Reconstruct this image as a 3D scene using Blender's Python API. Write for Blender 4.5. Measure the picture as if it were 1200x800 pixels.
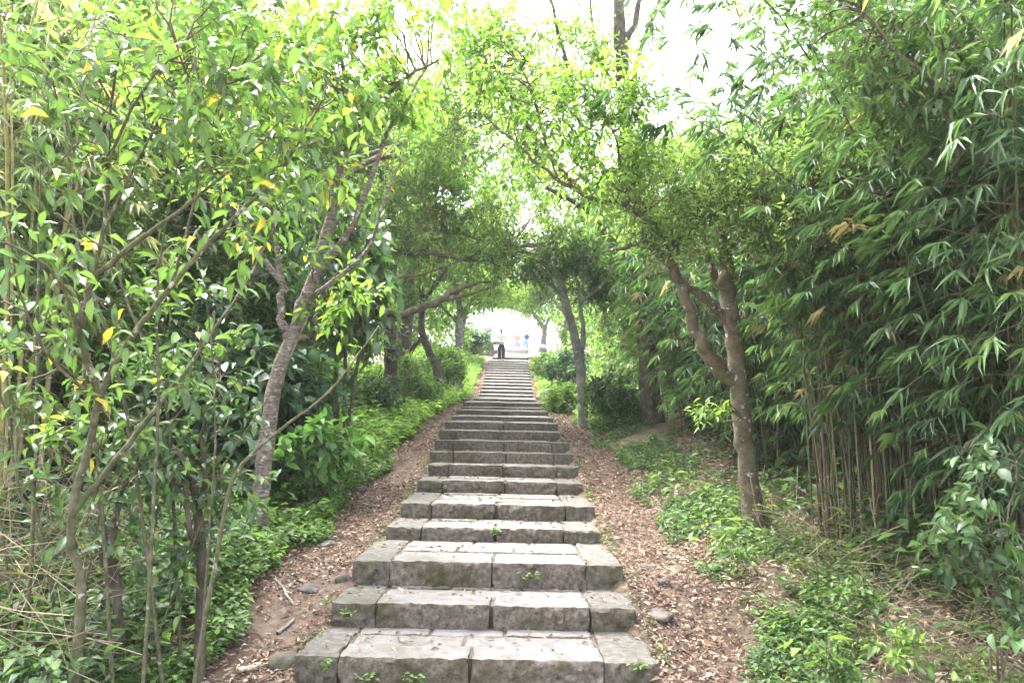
import bpy, bmesh, math, random
import numpy as np
from mathutils import Vector, Matrix, noise as mnoise

R = np.random.default_rng(7)
random.seed(7)
SC = bpy.context.scene
COL = SC.collection
for _o in list(bpy.data.objects):
    bpy.data.objects.remove(_o)

# ------------------------------------------------------------------ camera, sky, sun, exposure
F, EYE = 960.0, 1.6                       # focal length in photo pixels (1200 wide), eye height
PITCH = math.atan(115 / 960)
CP, SP = math.cos(PITCH), math.sin(PITCH)
cam_d = bpy.data.cameras.new('camera')
cam = bpy.data.objects.new('camera', cam_d); COL.objects.link(cam)
cam_d.sensor_width = 36; cam_d.lens = 36 * F / 1200
cam_d.clip_start = 0.05; cam_d.clip_end = 3000
cam.location = (0, 0, EYE); cam.rotation_euler = (math.pi / 2 + PITCH, 0, 0)
SC.camera = cam

SUN_EL, SUN_AZ = math.radians(62), math.radians(-45)
world = bpy.data.worlds.new('World'); SC.world = world; world.use_nodes = True
nt = world.node_tree; nt.nodes.clear()
sky = nt.nodes.new('ShaderNodeTexSky'); sky.sky_type = 'NISHITA'; sky.sun_disc = False
sky.sun_elevation = SUN_EL; sky.sun_rotation = SUN_AZ
sky.air_density = 1.0; sky.dust_density = 6.0; sky.ozone_density = 1.0
hsv = nt.nodes.new('ShaderNodeHueSaturation'); hsv.inputs['Saturation'].default_value = 0.4   # overcast: white cloud
bg = nt.nodes.new('ShaderNodeBackground'); bg.inputs['Strength'].default_value = 0.15
wo = nt.nodes.new('ShaderNodeOutputWorld')
nt.links.new(sky.outputs[0], hsv.inputs['Color']); nt.links.new(hsv.outputs[0], bg.inputs[0]); nt.links.new(bg.outputs[0], wo.inputs[0])
sun_d = bpy.data.lights.new('sun', 'SUN'); sun_d.energy = 1.1; sun_d.angle = math.radians(30); sun_d.color = (1, .975, .94)
sun = bpy.data.objects.new('sun', sun_d); COL.objects.link(sun)
sdir = Vector((math.sin(SUN_AZ) * math.cos(SUN_EL), math.cos(SUN_AZ) * math.cos(SUN_EL), math.sin(SUN_EL)))
sun.rotation_euler = sdir.to_track_quat('Z', 'Y').to_euler()
SC.view_settings.view_transform = 'Standard'; SC.view_settings.look = 'None'
SC.view_settings.exposure = 3.35; SC.view_settings.gamma = 1.0
GLARE_HAZE = .0008  # density of the added volume that lifts far darks like glare
SC.render.engine = 'CYCLES'
SC.cycles.max_bounces = 12; SC.cycles.diffuse_bounces = 6; SC.cycles.glossy_bounces = 3; SC.cycles.transmission_bounces = 8

# ------------------------------------------------------------------ pixel + depth -> world, and helpers
def P(px, py, d):
    u = (400 - py) / F * d
    return Vector(((px - 600) / F * d, d * CP - u * SP, EYE + d * SP + u * CP))
def PT(lst): return [P(*t) for t in lst]
def project(v):
    """world points (N,3) -> px, py, depth in photo pixels"""
    x, y, z = v[:, 0], v[:, 1], v[:, 2] - EYE
    d = y * CP + z * SP
    u = -y * SP + z * CP
    dd = np.maximum(d, .01)
    return 600 + x / dd * F, 400 - u / dd * F, d
def unit(a): return a / np.maximum(np.linalg.norm(a, axis=-1, keepdims=True), 1e-9)
def rnd_unit(n): return unit(R.normal(size=(n, 3)))

class Acc:
    """collects arrays of vertices, faces and tints; build() links them as ONE mesh object"""
    def __init__(s): s.v = []; s.f = []; s.c = []; s.n = 0
    def add(s, verts, faces, col=(.2, .2, .2)):
        verts = np.asarray(verts, float).reshape(-1, 3)
        c = np.asarray(col, float)
        if c.ndim == 1: c = np.tile(c, (len(verts), 1))
        s.v.append(verts); s.c.append(c)
        for fa in (faces if isinstance(faces, list) else [faces]):
            s.f.append(np.asarray(fa, int) + s.n)
        s.n += len(verts)
    def mesh(s, name, mat, smooth=True):
        me = bpy.data.meshes.new(name)
        v = np.concatenate(s.v); c = np.concatenate(s.c)
        me.vertices.add(len(v)); me.vertices.foreach_set('co', v.astype(np.float32).ravel())
        tot = np.concatenate([np.full(len(f), f.shape[1]) for f in s.f])
        idx = np.concatenate([f.ravel() for f in s.f])
        me.loops.add(len(idx)); me.loops.foreach_set('vertex_index', idx.astype(np.int32))
        me.polygons.add(len(tot))
        st = np.concatenate([[0], np.cumsum(tot)[:-1]])
        me.polygons.foreach_set('loop_start', st.astype(np.int32))
        me.polygons.foreach_set('loop_total', tot.astype(np.int32))
        me.polygons.foreach_set('use_smooth', np.full(len(tot), smooth))
        a = me.color_attributes.new('tint', 'FLOAT_COLOR', 'POINT')
        a.data.foreach_set('color', np.concatenate([c, np.ones((len(c), 1))], 1).astype(np.float32).ravel())
        me.materials.append(mat); me.update()
        return me
    def build(s, name, mat, parent=None, kind=None, smooth=True):
        if s.n == 0: return None
        o = bpy.data.objects.new(name, s.mesh(name, mat, smooth)); COL.objects.link(o)
        return adopt(o, parent, kind)
def adopt(o, parent=None, kind=None):
    if parent is not None:
        o.parent = parent
        o.matrix_parent_inverse = parent.matrix_basis.inverted()
    if kind: o['kind'] = kind
    return o
def thing(name, label, cat, loc, group=None):
    o = bpy.data.objects.new(name, None); COL.objects.link(o)
    o.empty_display_size = .2; o.location = loc; o['label'] = label; o['category'] = cat
    if group: o['group'] = group
    return o
def tag(o, label, cat, group=None):
    o['label'] = label; o['category'] = cat
    if group: o['group'] = group
    return o
def bm_obj(name, bm, mat, parent=None, kind=None, smooth=True):
    me = bpy.data.meshes.new(name); bm.to_mesh(me); bm.free()
    for m in (mat if isinstance(mat, (list, tuple)) else [mat]): me.materials.append(m)
    me.polygons.foreach_set('use_smooth', np.full(len(me.polygons), smooth))
    o = bpy.data.objects.new(name, me); COL.objects.link(o)
    return adopt(o, parent, kind)

def resample(pts, rad, sub):
    pts = np.array([list(p) for p in pts], float); rad = np.array(rad, float)
    if sub <= 1: return pts, rad
    p = np.vstack([2 * pts[0] - pts[1], pts, 2 * pts[-1] - pts[-2]])
    out, ro = [], []
    for i in range(len(pts) - 1):
        a, b, c, d = p[i:i + 4]
        for k in range(sub):
            t = k / sub
            out.append(.5 * (2 * b + (c - a) * t + (2 * a - 5 * b + 4 * c - d) * t * t + (3 * b - a - 3 * c + d) * t ** 3))
            ro.append(rad[i] * (1 - t) + rad[i + 1] * t)
    out.append(pts[-1]); ro.append(rad[-1])
    return np.array(out), np.array(ro)
def tube(acc, pts, rad, sides=8, sub=4, wob=0.0, lump=0.0, col=(.2, .2, .2)):
    p, r = resample(pts, rad, sub)
    n = len(p)
    if wob:
        w = R.normal(size=(n, 3)) * wob; w[0] = 0; w[-1] = 0; p = p + w
    t = unit(np.gradient(p, axis=0))
    ref = np.array([1., 0, 0]) if abs(t[0, 0]) < .8 else np.array([0, 1., 0])
    A = []
    a = unit(np.cross(t[0], ref))
    for i in range(n):
        a = unit(a - t[i] * np.dot(a, t[i])); A.append(a)
    A = np.array(A); B = np.cross(t, A)
    th = np.arange(sides) / sides * 2 * np.pi
    rr = r[:, None] * (1 + lump * R.normal(size=(n, sides)))
    v = p[:, None, :] + rr[..., None] * (np.cos(th)[None, :, None] * A[:, None] + np.sin(th)[None, :, None] * B[:, None])
    i, j = np.meshgrid(np.arange(n - 1), np.arange(sides), indexing='ij')
    k = (j + 1) % sides
    f = np.stack([i * sides + j, i * sides + k, (i + 1) * sides + k, (i + 1) * sides + j], -1).reshape(-1, 4)
    fs = [f]
    V = v.reshape(-1, 3)
    if r[-1] > .004:
        fs.append(np.arange((n - 1) * sides, n * sides)[None, :])
    acc.add(V, fs, col)
    return p
def sticks(acc, a, b, r, col, mid=None, sides=3):
    """many thin 2-segment sticks at once; a,b (N,3)"""
    n = len(a)
    if n == 0: return
    mid = (a + b) / 2 if mid is None else mid
    t = unit(b - a); ref = np.where(np.abs(t[:, 2:3]) > .9, np.array([[1., 0, 0]]), np.array([[0, 0, 1.]]))
    A = unit(np.cross(t, ref)); B = np.cross(t, A)
    th = np.arange(sides) / sides * 2 * np.pi
    ring = np.cos(th)[None, :, None] * A[:, None] + np.sin(th)[None, :, None] * B[:, None]
    r = np.broadcast_to(np.asarray(r, float), (n,))[:, None, None]
    v = np.concatenate([a[:, None] + ring * r, mid[:, None] + ring * r * .8, b[:, None] + ring * r * .45], 1)
    f = []
    for s in range(2):
        for j in range(sides):
            k = (j + 1) % sides
            f.append([s * sides + j, s * sides + k, (s + 1) * sides + k, (s + 1) * sides + j])
    f = (np.array(f)[None] + (np.arange(n) * sides * 3)[:, None, None]).reshape(-1, 4)
    c = np.asarray(col, float)
    if c.ndim == 2: c = np.repeat(c, sides * 3, 0)
    acc.add(v.reshape(-1, 3), f, c)

# leaf templates: x across, y along (length 1), z up; width scaled separately
TPL = {}
TPL['diamond'] = (np.array([[0, 0, 0], [-.5, .42, .10], [.5, .42, .10], [0, 1, -.10]]), [np.array([[0, 2, 3], [0, 3, 1]])])
TPL['oval'] = (np.array([[0, 0, 0], [-.40, .26, .07], [0, .28, .0], [.40, .26, .07], [-.46, .58, .06], [0, .6, -.02], [.46, .58, .06], [0, 1, -.14]]),
               [np.array([[0, 2, 1], [0, 3, 2], [4, 5, 7], [5, 6, 7]]), np.array([[1, 2, 5, 4], [2, 3, 6, 5]])])
TPL['lance'] = (np.array([[0, 0, 0], [-.5, .22, .03], [0, .22, .0], [.5, .22, .03], [-.36, .6, -.04], [0, .6, -.06], [.36, .6, -.04], [0, 1, -.22]]),
                [np.array([[0, 2, 1], [0, 3, 2], [4, 5, 7], [5, 6, 7]]), np.array([[1, 2, 5, 4], [2, 3, 6, 5]])])
TPL['oval_b'] = (TPL['oval'][0] * np.array([.82, 1, 1]) + np.array([[0, 0, 0], [.05, 0, .06], [0, 0, -.02], [.03, .02, .10], [-.02, .03, .08], [.03, 0, -.06], [.02, -.03, .02], [.12, -.04, -.16]]), TPL['oval'][1])
TPL['lance_b'] = (TPL['lance'][0] + np.array([[0, 0, 0], [0, 0, .02], [.0, 0, 0], [0, 0, .05], [.1, 0, -.06], [.1, 0, -.1], [.1, 0, -.05], [.45, -.06, -.22]]), TPL['lance'][1])
RIB = np.array([.95, .92, 1.28, .95, .92, 1.2, .97, .85])
def leaves(acc, tpl, pos, dirs, nrm, L, W, col):
    n = len(pos)
    if n == 0: return
    if tpl in ('oval', 'lance') and n > 1:
        L = np.broadcast_to(np.asarray(L, float), (n,)); W = np.broadcast_to(np.asarray(W, float), (n,)); col = np.asarray(col)
        k = R.random(n) < .5
        for t_, m_ in ((tpl + '_b', k), (tpl + '_a', ~k)): leaves(acc, t_, pos[m_], dirs[m_], nrm[m_], L[m_], W[m_], col[m_])
        return
    V, FS = TPL[tpl.replace('_a', '')]
    D = unit(dirs); N = unit(nrm - D * np.sum(nrm * D, 1, keepdims=True)); S = np.cross(D, N)
    L = np.broadcast_to(np.asarray(L, float), (n,)); W = np.broadcast_to(np.asarray(W, float), (n,))
    v = (pos[:, None] + (V[None, :, 0:1] * (L * W)[:, None, None]) * S[:, None] + V[None, :, 1:2] * L[:, None, None] * D[:, None]
         + V[None, :, 2:3] * L[:, None, None] * N[:, None])
    off = np.arange(n) * len(V)
    fs = [(f[None] + off[:, None, None]).reshape(-1, f.shape[1]) for f in FS]
    cc = np.repeat(np.asarray(col), len(V), 0)
    if len(V) == 8: cc = cc * np.tile(RIB, n)[:, None]
    acc.add(v.reshape(-1, 3), fs, cc)
def pick_cols(n, pal, jit=.25):
    """pal: list of (weight, rgb)"""
    w = np.array([p[0] for p in pal], float); c = np.array([p[1] for p in pal], float)
    k = R.choice(len(pal), n, p=w / w.sum())
    return np.clip(c[k] * (1 + jit * R.normal(size=(n, 1))), .004, .9)
N_LEAF_OBJ = 0
def single_leaves(parent, tpl, pos, dirs, nrm, L, W, col, mat, most, name='leaf', inset=20):
    """the leaves that show largest become objects of their own; returns the mask of the rest"""
    global N_LEAF_OBJ
    rest = np.ones(len(pos), bool)
    if most <= 0: return rest
    px, py, d = project(pos + unit(dirs) * np.asarray(L)[:, None] * .5)
    ok = (px > inset) & (px < 1200 - inset) & (py > inset) & (py < 800 - inset) & (d > .5)
    score = np.where(ok, np.asarray(L) / d * F, 0)
    idx = np.argsort(-score)[:most]; idx = idx[score[idx] > 9]
    if len(idx) == 0: return rest
    rest[idx] = False
    order = idx[np.argsort(col[idx].sum(1))]
    K = 8
    D = unit(dirs); N = unit(nrm - D * np.sum(nrm * D, 1, keepdims=True)); S = np.cross(D, N)
    inv = parent.matrix_basis.inverted()
    for ck, chunk in enumerate(np.array_split(order, K * 2)):
        if len(chunk) == 0: continue
        tv = tpl + '_b' if ck % 2 and tpl + '_b' in TPL else tpl
        a = Acc(); V, FS = TPL[tv]; c0 = np.tile(np.median(col[chunk], axis=0), (len(V), 1)); a.add(V, FS, c0 * RIB[:, None] if len(V) == 8 else c0); me = a.mesh(name, mat)
        for i in chunk:
            o = bpy.data.objects.new(name, me); COL.objects.link(o); o.parent = parent
            l, w = float(L[i]), float(W[i] * L[i])
            m = Matrix(((S[i, 0] * w, D[i, 0] * l, N[i, 0] * l, pos[i, 0]), (S[i, 1] * w, D[i, 1] * l, N[i, 1] * l, pos[i, 1]),
                        (S[i, 2] * w, D[i, 2] * l, N[i, 2] * l, pos[i, 2]), (0, 0, 0, 1)))
            o.matrix_parent_inverse = inv; o.matrix_basis = m
            N_LEAF_OBJ += 1
    return rest

# ------------------------------------------------------------------ materials
def new_mat(name):
    m = bpy.data.materials.new(name); m.use_nodes = True
    t = m.node_tree; t.nodes.clear()
    return m, t, t.nodes.new('ShaderNodeOutputMaterial')
def nd(t, typ, **kw):
    n = t.nodes.new(typ)
    for k, v in kw.items(): n.inputs[k].default_value = v
    return n
def leaf_mat(name, rough=.5, spec=.4, trans=.4, gain=(1.4, 1.55, .8)):
    m, t, out = new_mat(name)
    at = t.nodes.new('ShaderNodeAttribute'); at.attribute_name = 'tint'
    tc = t.nodes.new('ShaderNodeTexCoord')
    no = nd(t, 'ShaderNodeTexNoise', Scale=9.0, Detail=2.0)
    t.links.new(tc.outputs['Object'], no.inputs['Vector'])
    mr = t.nodes.new('ShaderNodeMapRange'); mr.inputs['To Min'].default_value = .7; mr.inputs['To Max'].default_value = 1.3
    t.links.new(no.outputs['Fac'], mr.inputs['Value'])
    mul = t.nodes.new('ShaderNodeVectorMath'); mul.operation = 'SCALE'
    t.links.new(at.outputs['Color'], mul.inputs[0]); t.links.new(mr.outputs[0], mul.inputs['Scale'])
    pb = nd(t, 'ShaderNodeBsdfPrincipled', Roughness=rough)
    pb.inputs['Specular IOR Level'].default_value = spec
    t.links.new(mul.outputs[0], pb.inputs['Base Color'])
    g = t.nodes.new('ShaderNodeVectorMath'); g.operation = 'MULTIPLY'; g.inputs[1].default_value = gain
    t.links.new(mul.outputs[0], g.inputs[0])
    tr = t.nodes.new('ShaderNodeBsdfTranslucent'); t.links.new(g.outputs[0], tr.inputs['Color'])
    mx = t.nodes.new('ShaderNodeMixShader'); mx.inputs[0].default_value = trans
    t.links.new(pb.outputs[0], mx.inputs[1]); t.links.new(tr.outputs[0], mx.inputs[2]); t.links.new(mx.outputs[0], out.inputs[0])
    return m
def rock_mat(name, cols, scale=6., bump=.5, rough=.9, moss=None, moss_amt=.5, bands=None, spot=None, bscale=None, tint=False):
    """cols: ramp of base colours over noise; moss: a second colour in patches; bands: horizontal lenticels; spot: pale lichen spots"""
    m, t, out = new_mat(name)
    tc = t.nodes.new('ShaderNodeTexCoord')
    n1 = nd(t, 'ShaderNodeTexNoise', Scale=scale, Detail=8.0, Roughness=.65)
    t.links.new(tc.outputs['Object'], n1.inputs['Vector'])
    rp = t.nodes.new('ShaderNodeValToRGB'); e = rp.color_ramp.elements
    e[0].position = .3; e[0].color = (*cols[0], 1); e[1].position = .72; e[1].color = (*cols[-1], 1)
    for i, c in enumerate(cols[1:-1]):
        x = e.new(.3 + .42 * (i + 1) / (len(cols) - 1)); x.color = (*c, 1)
    t.links.new(n1.outputs['Fac'], rp.inputs[0]); col = rp.outputs[0]
    def over(fac, c):
        nonlocal col
        mx = t.nodes.new('ShaderNodeMix'); mx.data_type = 'RGBA'
        t.links.new(fac, mx.inputs['Factor']); t.links.new(col, mx.inputs[6]); mx.inputs[7].default_value = (*c, 1); col = mx.outputs[2]
    def mask(src, lo, hi):
        mr = t.nodes.new('ShaderNodeMapRange'); mr.inputs['From Min'].default_value = lo; mr.inputs['From Max'].default_value = hi
        t.links.new(src, mr.inputs['Value']); return mr.outputs[0]
    if tint:
        at = t.nodes.new('ShaderNodeAttribute'); at.attribute_name = 'tint'
        mx = t.nodes.new('ShaderNodeMix'); mx.data_type = 'RGBA'; mx.blend_type = 'MULTIPLY'; mx.inputs['Factor'].default_value = 1
        t.links.new(col, mx.inputs[6]); t.links.new(at.outputs['Color'], mx.inputs[7]); col = mx.outputs[2]
    if moss:
        geo = t.nodes.new('ShaderNodeNewGeometry')
        n2 = nd(t, 'ShaderNodeTexNoise', Scale=2.3, Detail=5.0, Roughness=.7); t.links.new(geo.outputs['Position'], n2.inputs['Vector'])
        over(mask(n2.outputs['Fac'], .62 - .25 * moss_amt, .78 - .2 * moss_amt), moss)
    h = n1.outputs['Fac']
    if bands:
        mp = t.nodes.new('ShaderNodeMapping'); mp.inputs['Scale'].default_value = (9, 9, 48)
        t.links.new(tc.outputs['Object'], mp.inputs['Vector'])
        n3 = nd(t, 'ShaderNodeTexNoise', Scale=1.0, Detail=3.0); n3.inputs['Distortion'].default_value = 1.2; t.links.new(mp.outputs[0], n3.inputs['Vector'])
        over(mask(n3.outputs['Fac'], .5, .72), bands)
    if spot:
        n4 = nd(t, 'ShaderNodeTexNoise', Scale=13.0, Detail=4.0, Roughness=.6); t.links.new(tc.outputs['Object'], n4.inputs['Vector'])
        over(mask(n4.outputs['Fac'], .62, .66), spot)
    pb = nd(t, 'ShaderNodeBsdfPrincipled', Roughness=rough); pb.inputs['Specular IOR Level'].default_value = .25
    t.links.new(col, pb.inputs['Base Color'])
    if bump:
        n5 = nd(t, 'ShaderNodeTexNoise', Scale=bscale or scale * 5, Detail=6.0, Roughness=.7); t.links.new(tc.outputs['Object'], n5.inputs['Vector'])
        bp = t.nodes.new('ShaderNodeBump'); bp.inputs['Strength'].default_value = bump; bp.inputs['Distance'].default_value = .02
        t.links.new(n5.outputs['Fac'], bp.inputs['Height']); t.links.new(bp.outputs[0], pb.inputs['Normal'])
    t.links.new(pb.outputs[0], out.inputs[0])
    return m
def plain_mat(name, col, rough=.7, spec=.3):
    m, t, out = new_mat(name)
    tc = t.nodes.new('ShaderNodeTexCoord'); no = nd(t, 'ShaderNodeTexNoise', Scale=25.0, Detail=3.0)
    t.links.new(tc.outputs['Object'], no.inputs['Vector'])
    rp = t.nodes.new('ShaderNodeValToRGB'); e = rp.color_ramp.elements
    e[0].color = (*[c * .8 for c in col], 1); e[1].color = (*[min(1, c * 1.15) for c in col], 1)
    t.links.new(no.outputs['Fac'], rp.inputs[0])
    pb = nd(t, 'ShaderNodeBsdfPrincipled', Roughness=rough); pb.inputs['Specular IOR Level'].default_value = spec
    t.links.new(rp.outputs[0], pb.inputs['Base Color']); t.links.new(pb.outputs[0], out.inputs[0])
    return m

M = {}
M['leaf'] = leaf_mat('leaf')
M['glossy'] = leaf_mat('glossy_leaf', rough=.36, spec=.5, trans=.35)
M['thin'] = leaf_mat('thin_leaf', rough=.55, spec=.3, trans=.52, gain=(1.6, 1.75, .85))
M['bamboo'] = leaf_mat('bamboo_leaf', rough=.4, spec=.5, trans=.4)
M['dry'] = leaf_mat('dry_leaf', rough=.75, spec=.2, trans=.12, gain=(1, 1, 1))
M['twig'] = rock_mat('twig_bark', [(.05, .04, .03), (.11, .09, .06), (.2, .17, .12)], scale=14, bump=.3)
M['greentwig'] = rock_mat('green_bark', [(.045, .047, .026), (.1, .098, .056), (.19, .175, .12)], scale=16, bump=.6, spot=(.34, .34, .29))
M['palebark'] = rock_mat('pale_bark', [(.07, .05, .038), (.165, .128, .103), (.29, .25, .215)], scale=18, bump=1.0, bands=(.38, .35, .32), spot=(.45, .44, .41), moss=(.09, .085, .05), moss_amt=.3)
M['brownbark'] = rock_mat('brown_bark', [(.065, .05, .035), (.14, .115, .075), (.22, .18, .12)], scale=15, bump=1.0, bands=(.155, .13, .095), spot=(.45, .45, .42), moss=(.085, .09, .035), moss_amt=.5)
M['darkbark'] = rock_mat('dark_bark', [(.03, .025, .02), (.08, .065, .05), (.15, .125, .1)], scale=8, bump=.6)
M['greybark'] = rock_mat('grey_bark', [(.1, .1, .09), (.2, .19, .17), (.32, .31, .28)], scale=6, bump=.5, spot=(.5, .5, .46))
M['tanbark'] = rock_mat('tan_bark', [(.1, .085, .06), (.22, .185, .135), (.36, .315, .245)], scale=16, bump=.9, moss=(.13, .13, .075), moss_amt=.4)
M['culm'] = rock_mat('bamboo_culm', [(.6, .6, .6), (.9, .9, .9), (1.1, 1.1, 1.1)], scale=9, bump=.1, rough=.55, tint=True)
M['stone'] = rock_mat('rough_stone', [(.056, .045, .036), (.148, .122, .1), (.24, .205, .174)], scale=26, bump=1.0, moss=(.06, .058, .026), moss_amt=.5, bscale=60)
M['worn'] = rock_mat('worn_stone', [(.115, .104, .098), (.172, .159, .153), (.215, .202, .198)], scale=11, bump=.6, rough=.8, moss=(.1, .095, .07), moss_amt=.35, bscale=45)
M['mossy'] = rock_mat('mossy_stone', [(.05, .043, .032), (.12, .105, .082), (.19, .172, .145)], scale=24, bump=1.0, moss=(.066, .064, .03), moss_amt=.45, bscale=55)
M['endtop'] = rock_mat('rough_tread', [(.075, .068, .058), (.13, .122, .108), (.2, .19, .175)], scale=18, bump=.9, moss=(.085, .08, .055), moss_amt=.3, bscale=50)
M['mortar'] = rock_mat('mortar', [(.05, .045, .035), (.1, .09, .07), (.17, .155, .125)], scale=10, bump=.6, moss=(.06, .08, .025), moss_amt=.4)
M['rock'] = rock_mat('field_rock', [(.06, .052, .045), (.115, .1, .088), (.19, .172, .15)], scale=9, bump=.8, moss=(.1, .11, .05), moss_amt=.35)
M['palerock'] = rock_mat('pale_rock', [(.3, .28, .25), (.42, .4, .37), (.55, .53, .5)], scale=5, bump=.5)
M['soil'] = rock_mat('soil', [(.06, .045, .03), (.11, .085, .055), (.17, .135, .09)], scale=3.2, bump=.8, bscale=22, moss=(.05, .075, .02), moss_amt=.45)
M['dirt'] = rock_mat('path_dirt', [(.065, .043, .031), (.125, .087, .065), (.2, .148, .117)], scale=14, bump=1.0, bscale=55)
M['plaza'] = rock_mat('plaza_paving', [(.4, .38, .36), (.5, .48, .46), (.58, .56, .54)], scale=3, bump=.2)

G_ = dict(lime=(.15, .24, .055), bright=(.098, .175, .048), mid=(.07, .128, .046), dark=(.038, .076, .034), blue=(.055, .105, .062),
          yellow=(.52, .40, .05), yg=(.18, .25, .08), tan=(.42, .31, .18), brown=(.2, .12, .06), olive=(.1, .12, .035), orange=(.5, .22, .04))

# ------------------------------------------------------------------ the stairway's levels and the ground
ST = []   # (centre x, front y, top z, width, d)
def add_step(xl, xr, py, d):
    v = P((xl + xr) / 2, py, d); ST.append([v.x, v.y, v.z, (xr - xl) / F * d, d])
for xl, xr, py, d in [(345, 771, 771.6, 5.2), (387.5, 746, 708.5, 6.0), (412.6, 730, 659, 6.7), (452, 703, 618.5, 8.0), (469, 697.5, 590.5, 8.8),
                      (489, 682.5, 564, 10.3), (502, 678, 545, 11.3), (504, 671.6, 530, 12.0), (509, 667.4, 516.8, 12.8), (514, 656, 505, 14.2),
                      (521, 654, 494.9, 15.2), (528.5, 648.6, 488, 16.8), (534.8, 644, 481, 18.4), (540.3, 639.6, 477.2, 20.0), (542.6, 639, 471.6, 21.0),
                      (554.4, 629, 467.4, 25.6)]:
    add_step(xl, xr, py, d)
a0, a1 = P(593.4, 462.5, 32.0), P(595.7, 422.7, 43.8)
for i in range(13):
    t = i / 12; ST.append([a0.x + (a1.x - a0.x) * t, a0.y + (a1.y - a0.y) * t, a0.z + (a1.z - a0.z) * t, 2.12, 32 + 11.8 * t])
b0, b1 = P(598, 418.6, 49.0), P(599.5, 407.5, 57.0)
for i in range(9):
    t = i / 8; ST.append([b0.x + (b1.x - b0.x) * t, b0.y + (b1.y - b0.y) * t, b0.z + (b1.z - b0.z) * t, 2.15, 49 + 8 * t])
ST.insert(0, [-.24, 4.45, ST[0][2] - .19, 2.4, 4.45])
ST.insert(0, [-.25, 3.75, ST[0][2] - .18, 2.45, 3.75])
PLZ = ST[-1][2]
sy = np.array([s[1] for s in ST]); sz = np.array([s[2] for s in ST])
gy = np.concatenate([[-400, -60, -8, 1.0, 3.0], sy + .05, [sy[-1] + .3, 900]])
gzv = np.concatenate([[-20, -6, -1.0, -.12, -.12], sz - .13, [PLZ - .002, PLZ - .002]])
def sstep(a, b, x):
    t = np.clip((x - a) / (b - a), 0, 1); return t * t * (3 - 2 * t)
def edges(y):
    w = np.interp(y, sy, [s[3] for s in ST]); c = np.interp(y, sy, [s[0] for s in ST])
    return c - w / 2, c + w / 2
def ground(x, y):
    """ground height; arrays allowed"""
    x = np.asarray(x, float); y = np.asarray(y, float)
    z = np.interp(y, gy, gzv)
    el, er = edges(y)
    s = np.maximum(el - x, x - er)
    left = x < (el + er) / 2
    far = sstep(9, 16, y)
    top = 1 - sstep(44, 56, y)
    k = np.where(left, .07 + .34 * far, .05 + .16 * far) * top
    cap = np.where(left, .5 + 2.3 * far, .4 + 1.4 * far) * top
    bank = cap * (1 - np.exp(-k * np.maximum(s - .95, 0) / np.maximum(cap, .05)))
    z = z + bank - .05 * sstep(0, .3, s) * (1 - sstep(.6, 1.0, s)) * (y < 46)
    z = z - .12 * sstep(.02, -.15, s) * (y < 57)
    bump = .03 * np.sin(x * 3.1 + y * 1.3) * np.sin(y * 2.3 - x * .7) + .018 * np.sin(x * 7.7 + 1) * np.sin(y * 6.1)
    return z + bump * sstep(.0, .6, s) * (y < 56)
def G(x, y): return Vector((x, y, float(ground(x, y))))

def sheet(xs, ys, zf, name, mat):
    X, Y = np.meshgrid(xs, ys); Z = zf(X, Y)
    nx, ny = len(xs), len(ys)
    i, j = np.meshgrid(np.arange(ny - 1), np.arange(nx - 1), indexing='ij')
    f = np.stack([i * nx + j, i * nx + j + 1, (i + 1) * nx + j + 1, (i + 1) * nx + j], -1).reshape(-1, 4)
    a = Acc(); a.add(np.stack([X, Y, Z], -1).reshape(-1, 3), f)
    return a.build(name, mat, None, 'structure')
q = np.linspace(-1, 1, 180); xs = np.sign(q) * (np.sinh(np.abs(q) * 6.2) / math.sinh(6.2)) * 700
ys = np.concatenate([[-700, -300, -120, -50, -25, -12, -6, -3], np.arange(-2, 24, .14), np.arange(24, 62, .4), [64, 68, 74, 85, 110, 160, 300, 700]])
sheet(xs, ys, ground, 'ground', M['soil'])
# bare dirt paths either side of the steps: strips with wandering outer edges, a little proud of the soil
def path_width(y, side):
    base = np.interp(y, [0, 5, 9, 16, 25, 45], [.75, .75, .85, .62, .5, .42]) if side < 0 else np.interp(y, [0, 5, 9, 16, 25, 45], [.7, .74, .8, .68, .42, .22])
    return base + .09 * np.sin(y * 2.1 + side) + .06 * np.sin(y * 5.3 + 2 * side)
for side in (-1, 1):
    yy = np.arange(1.5, 46, .12); tt = np.linspace(0, 1, 12)
    el, er = edges(yy); e = (el + .12) if side < 0 else (er - .12)
    X = e[:, None] + side * tt[None] * (path_width(yy, side)[:, None] + .12); Y = np.repeat(yy[:, None], 12, 1)
    Z = ground(X, Y) + .02 - .05 * tt[None] ** 8
    i, j = np.meshgrid(np.arange(len(yy) - 1), np.arange(11), indexing='ij')
    f = np.stack([i * 12 + j, i * 12 + j + 1, (i + 1) * 12 + j + 1, (i + 1) * 12 + j], -1).reshape(-1, 4)
    if side < 0: f = f[:, ::-1]
    a = Acc(); a.add(np.stack([X, Y, Z], -1).reshape(-1, 3), f); a.build('dirt_path', M['dirt'], None, 'structure')
sheet(np.linspace(-14, 14, 30), np.linspace(sy[-1] + .9, 120, 40), lambda X, Y: PLZ + .012 + 0 * X, 'plaza_pavement', M['plaza'])

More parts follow.
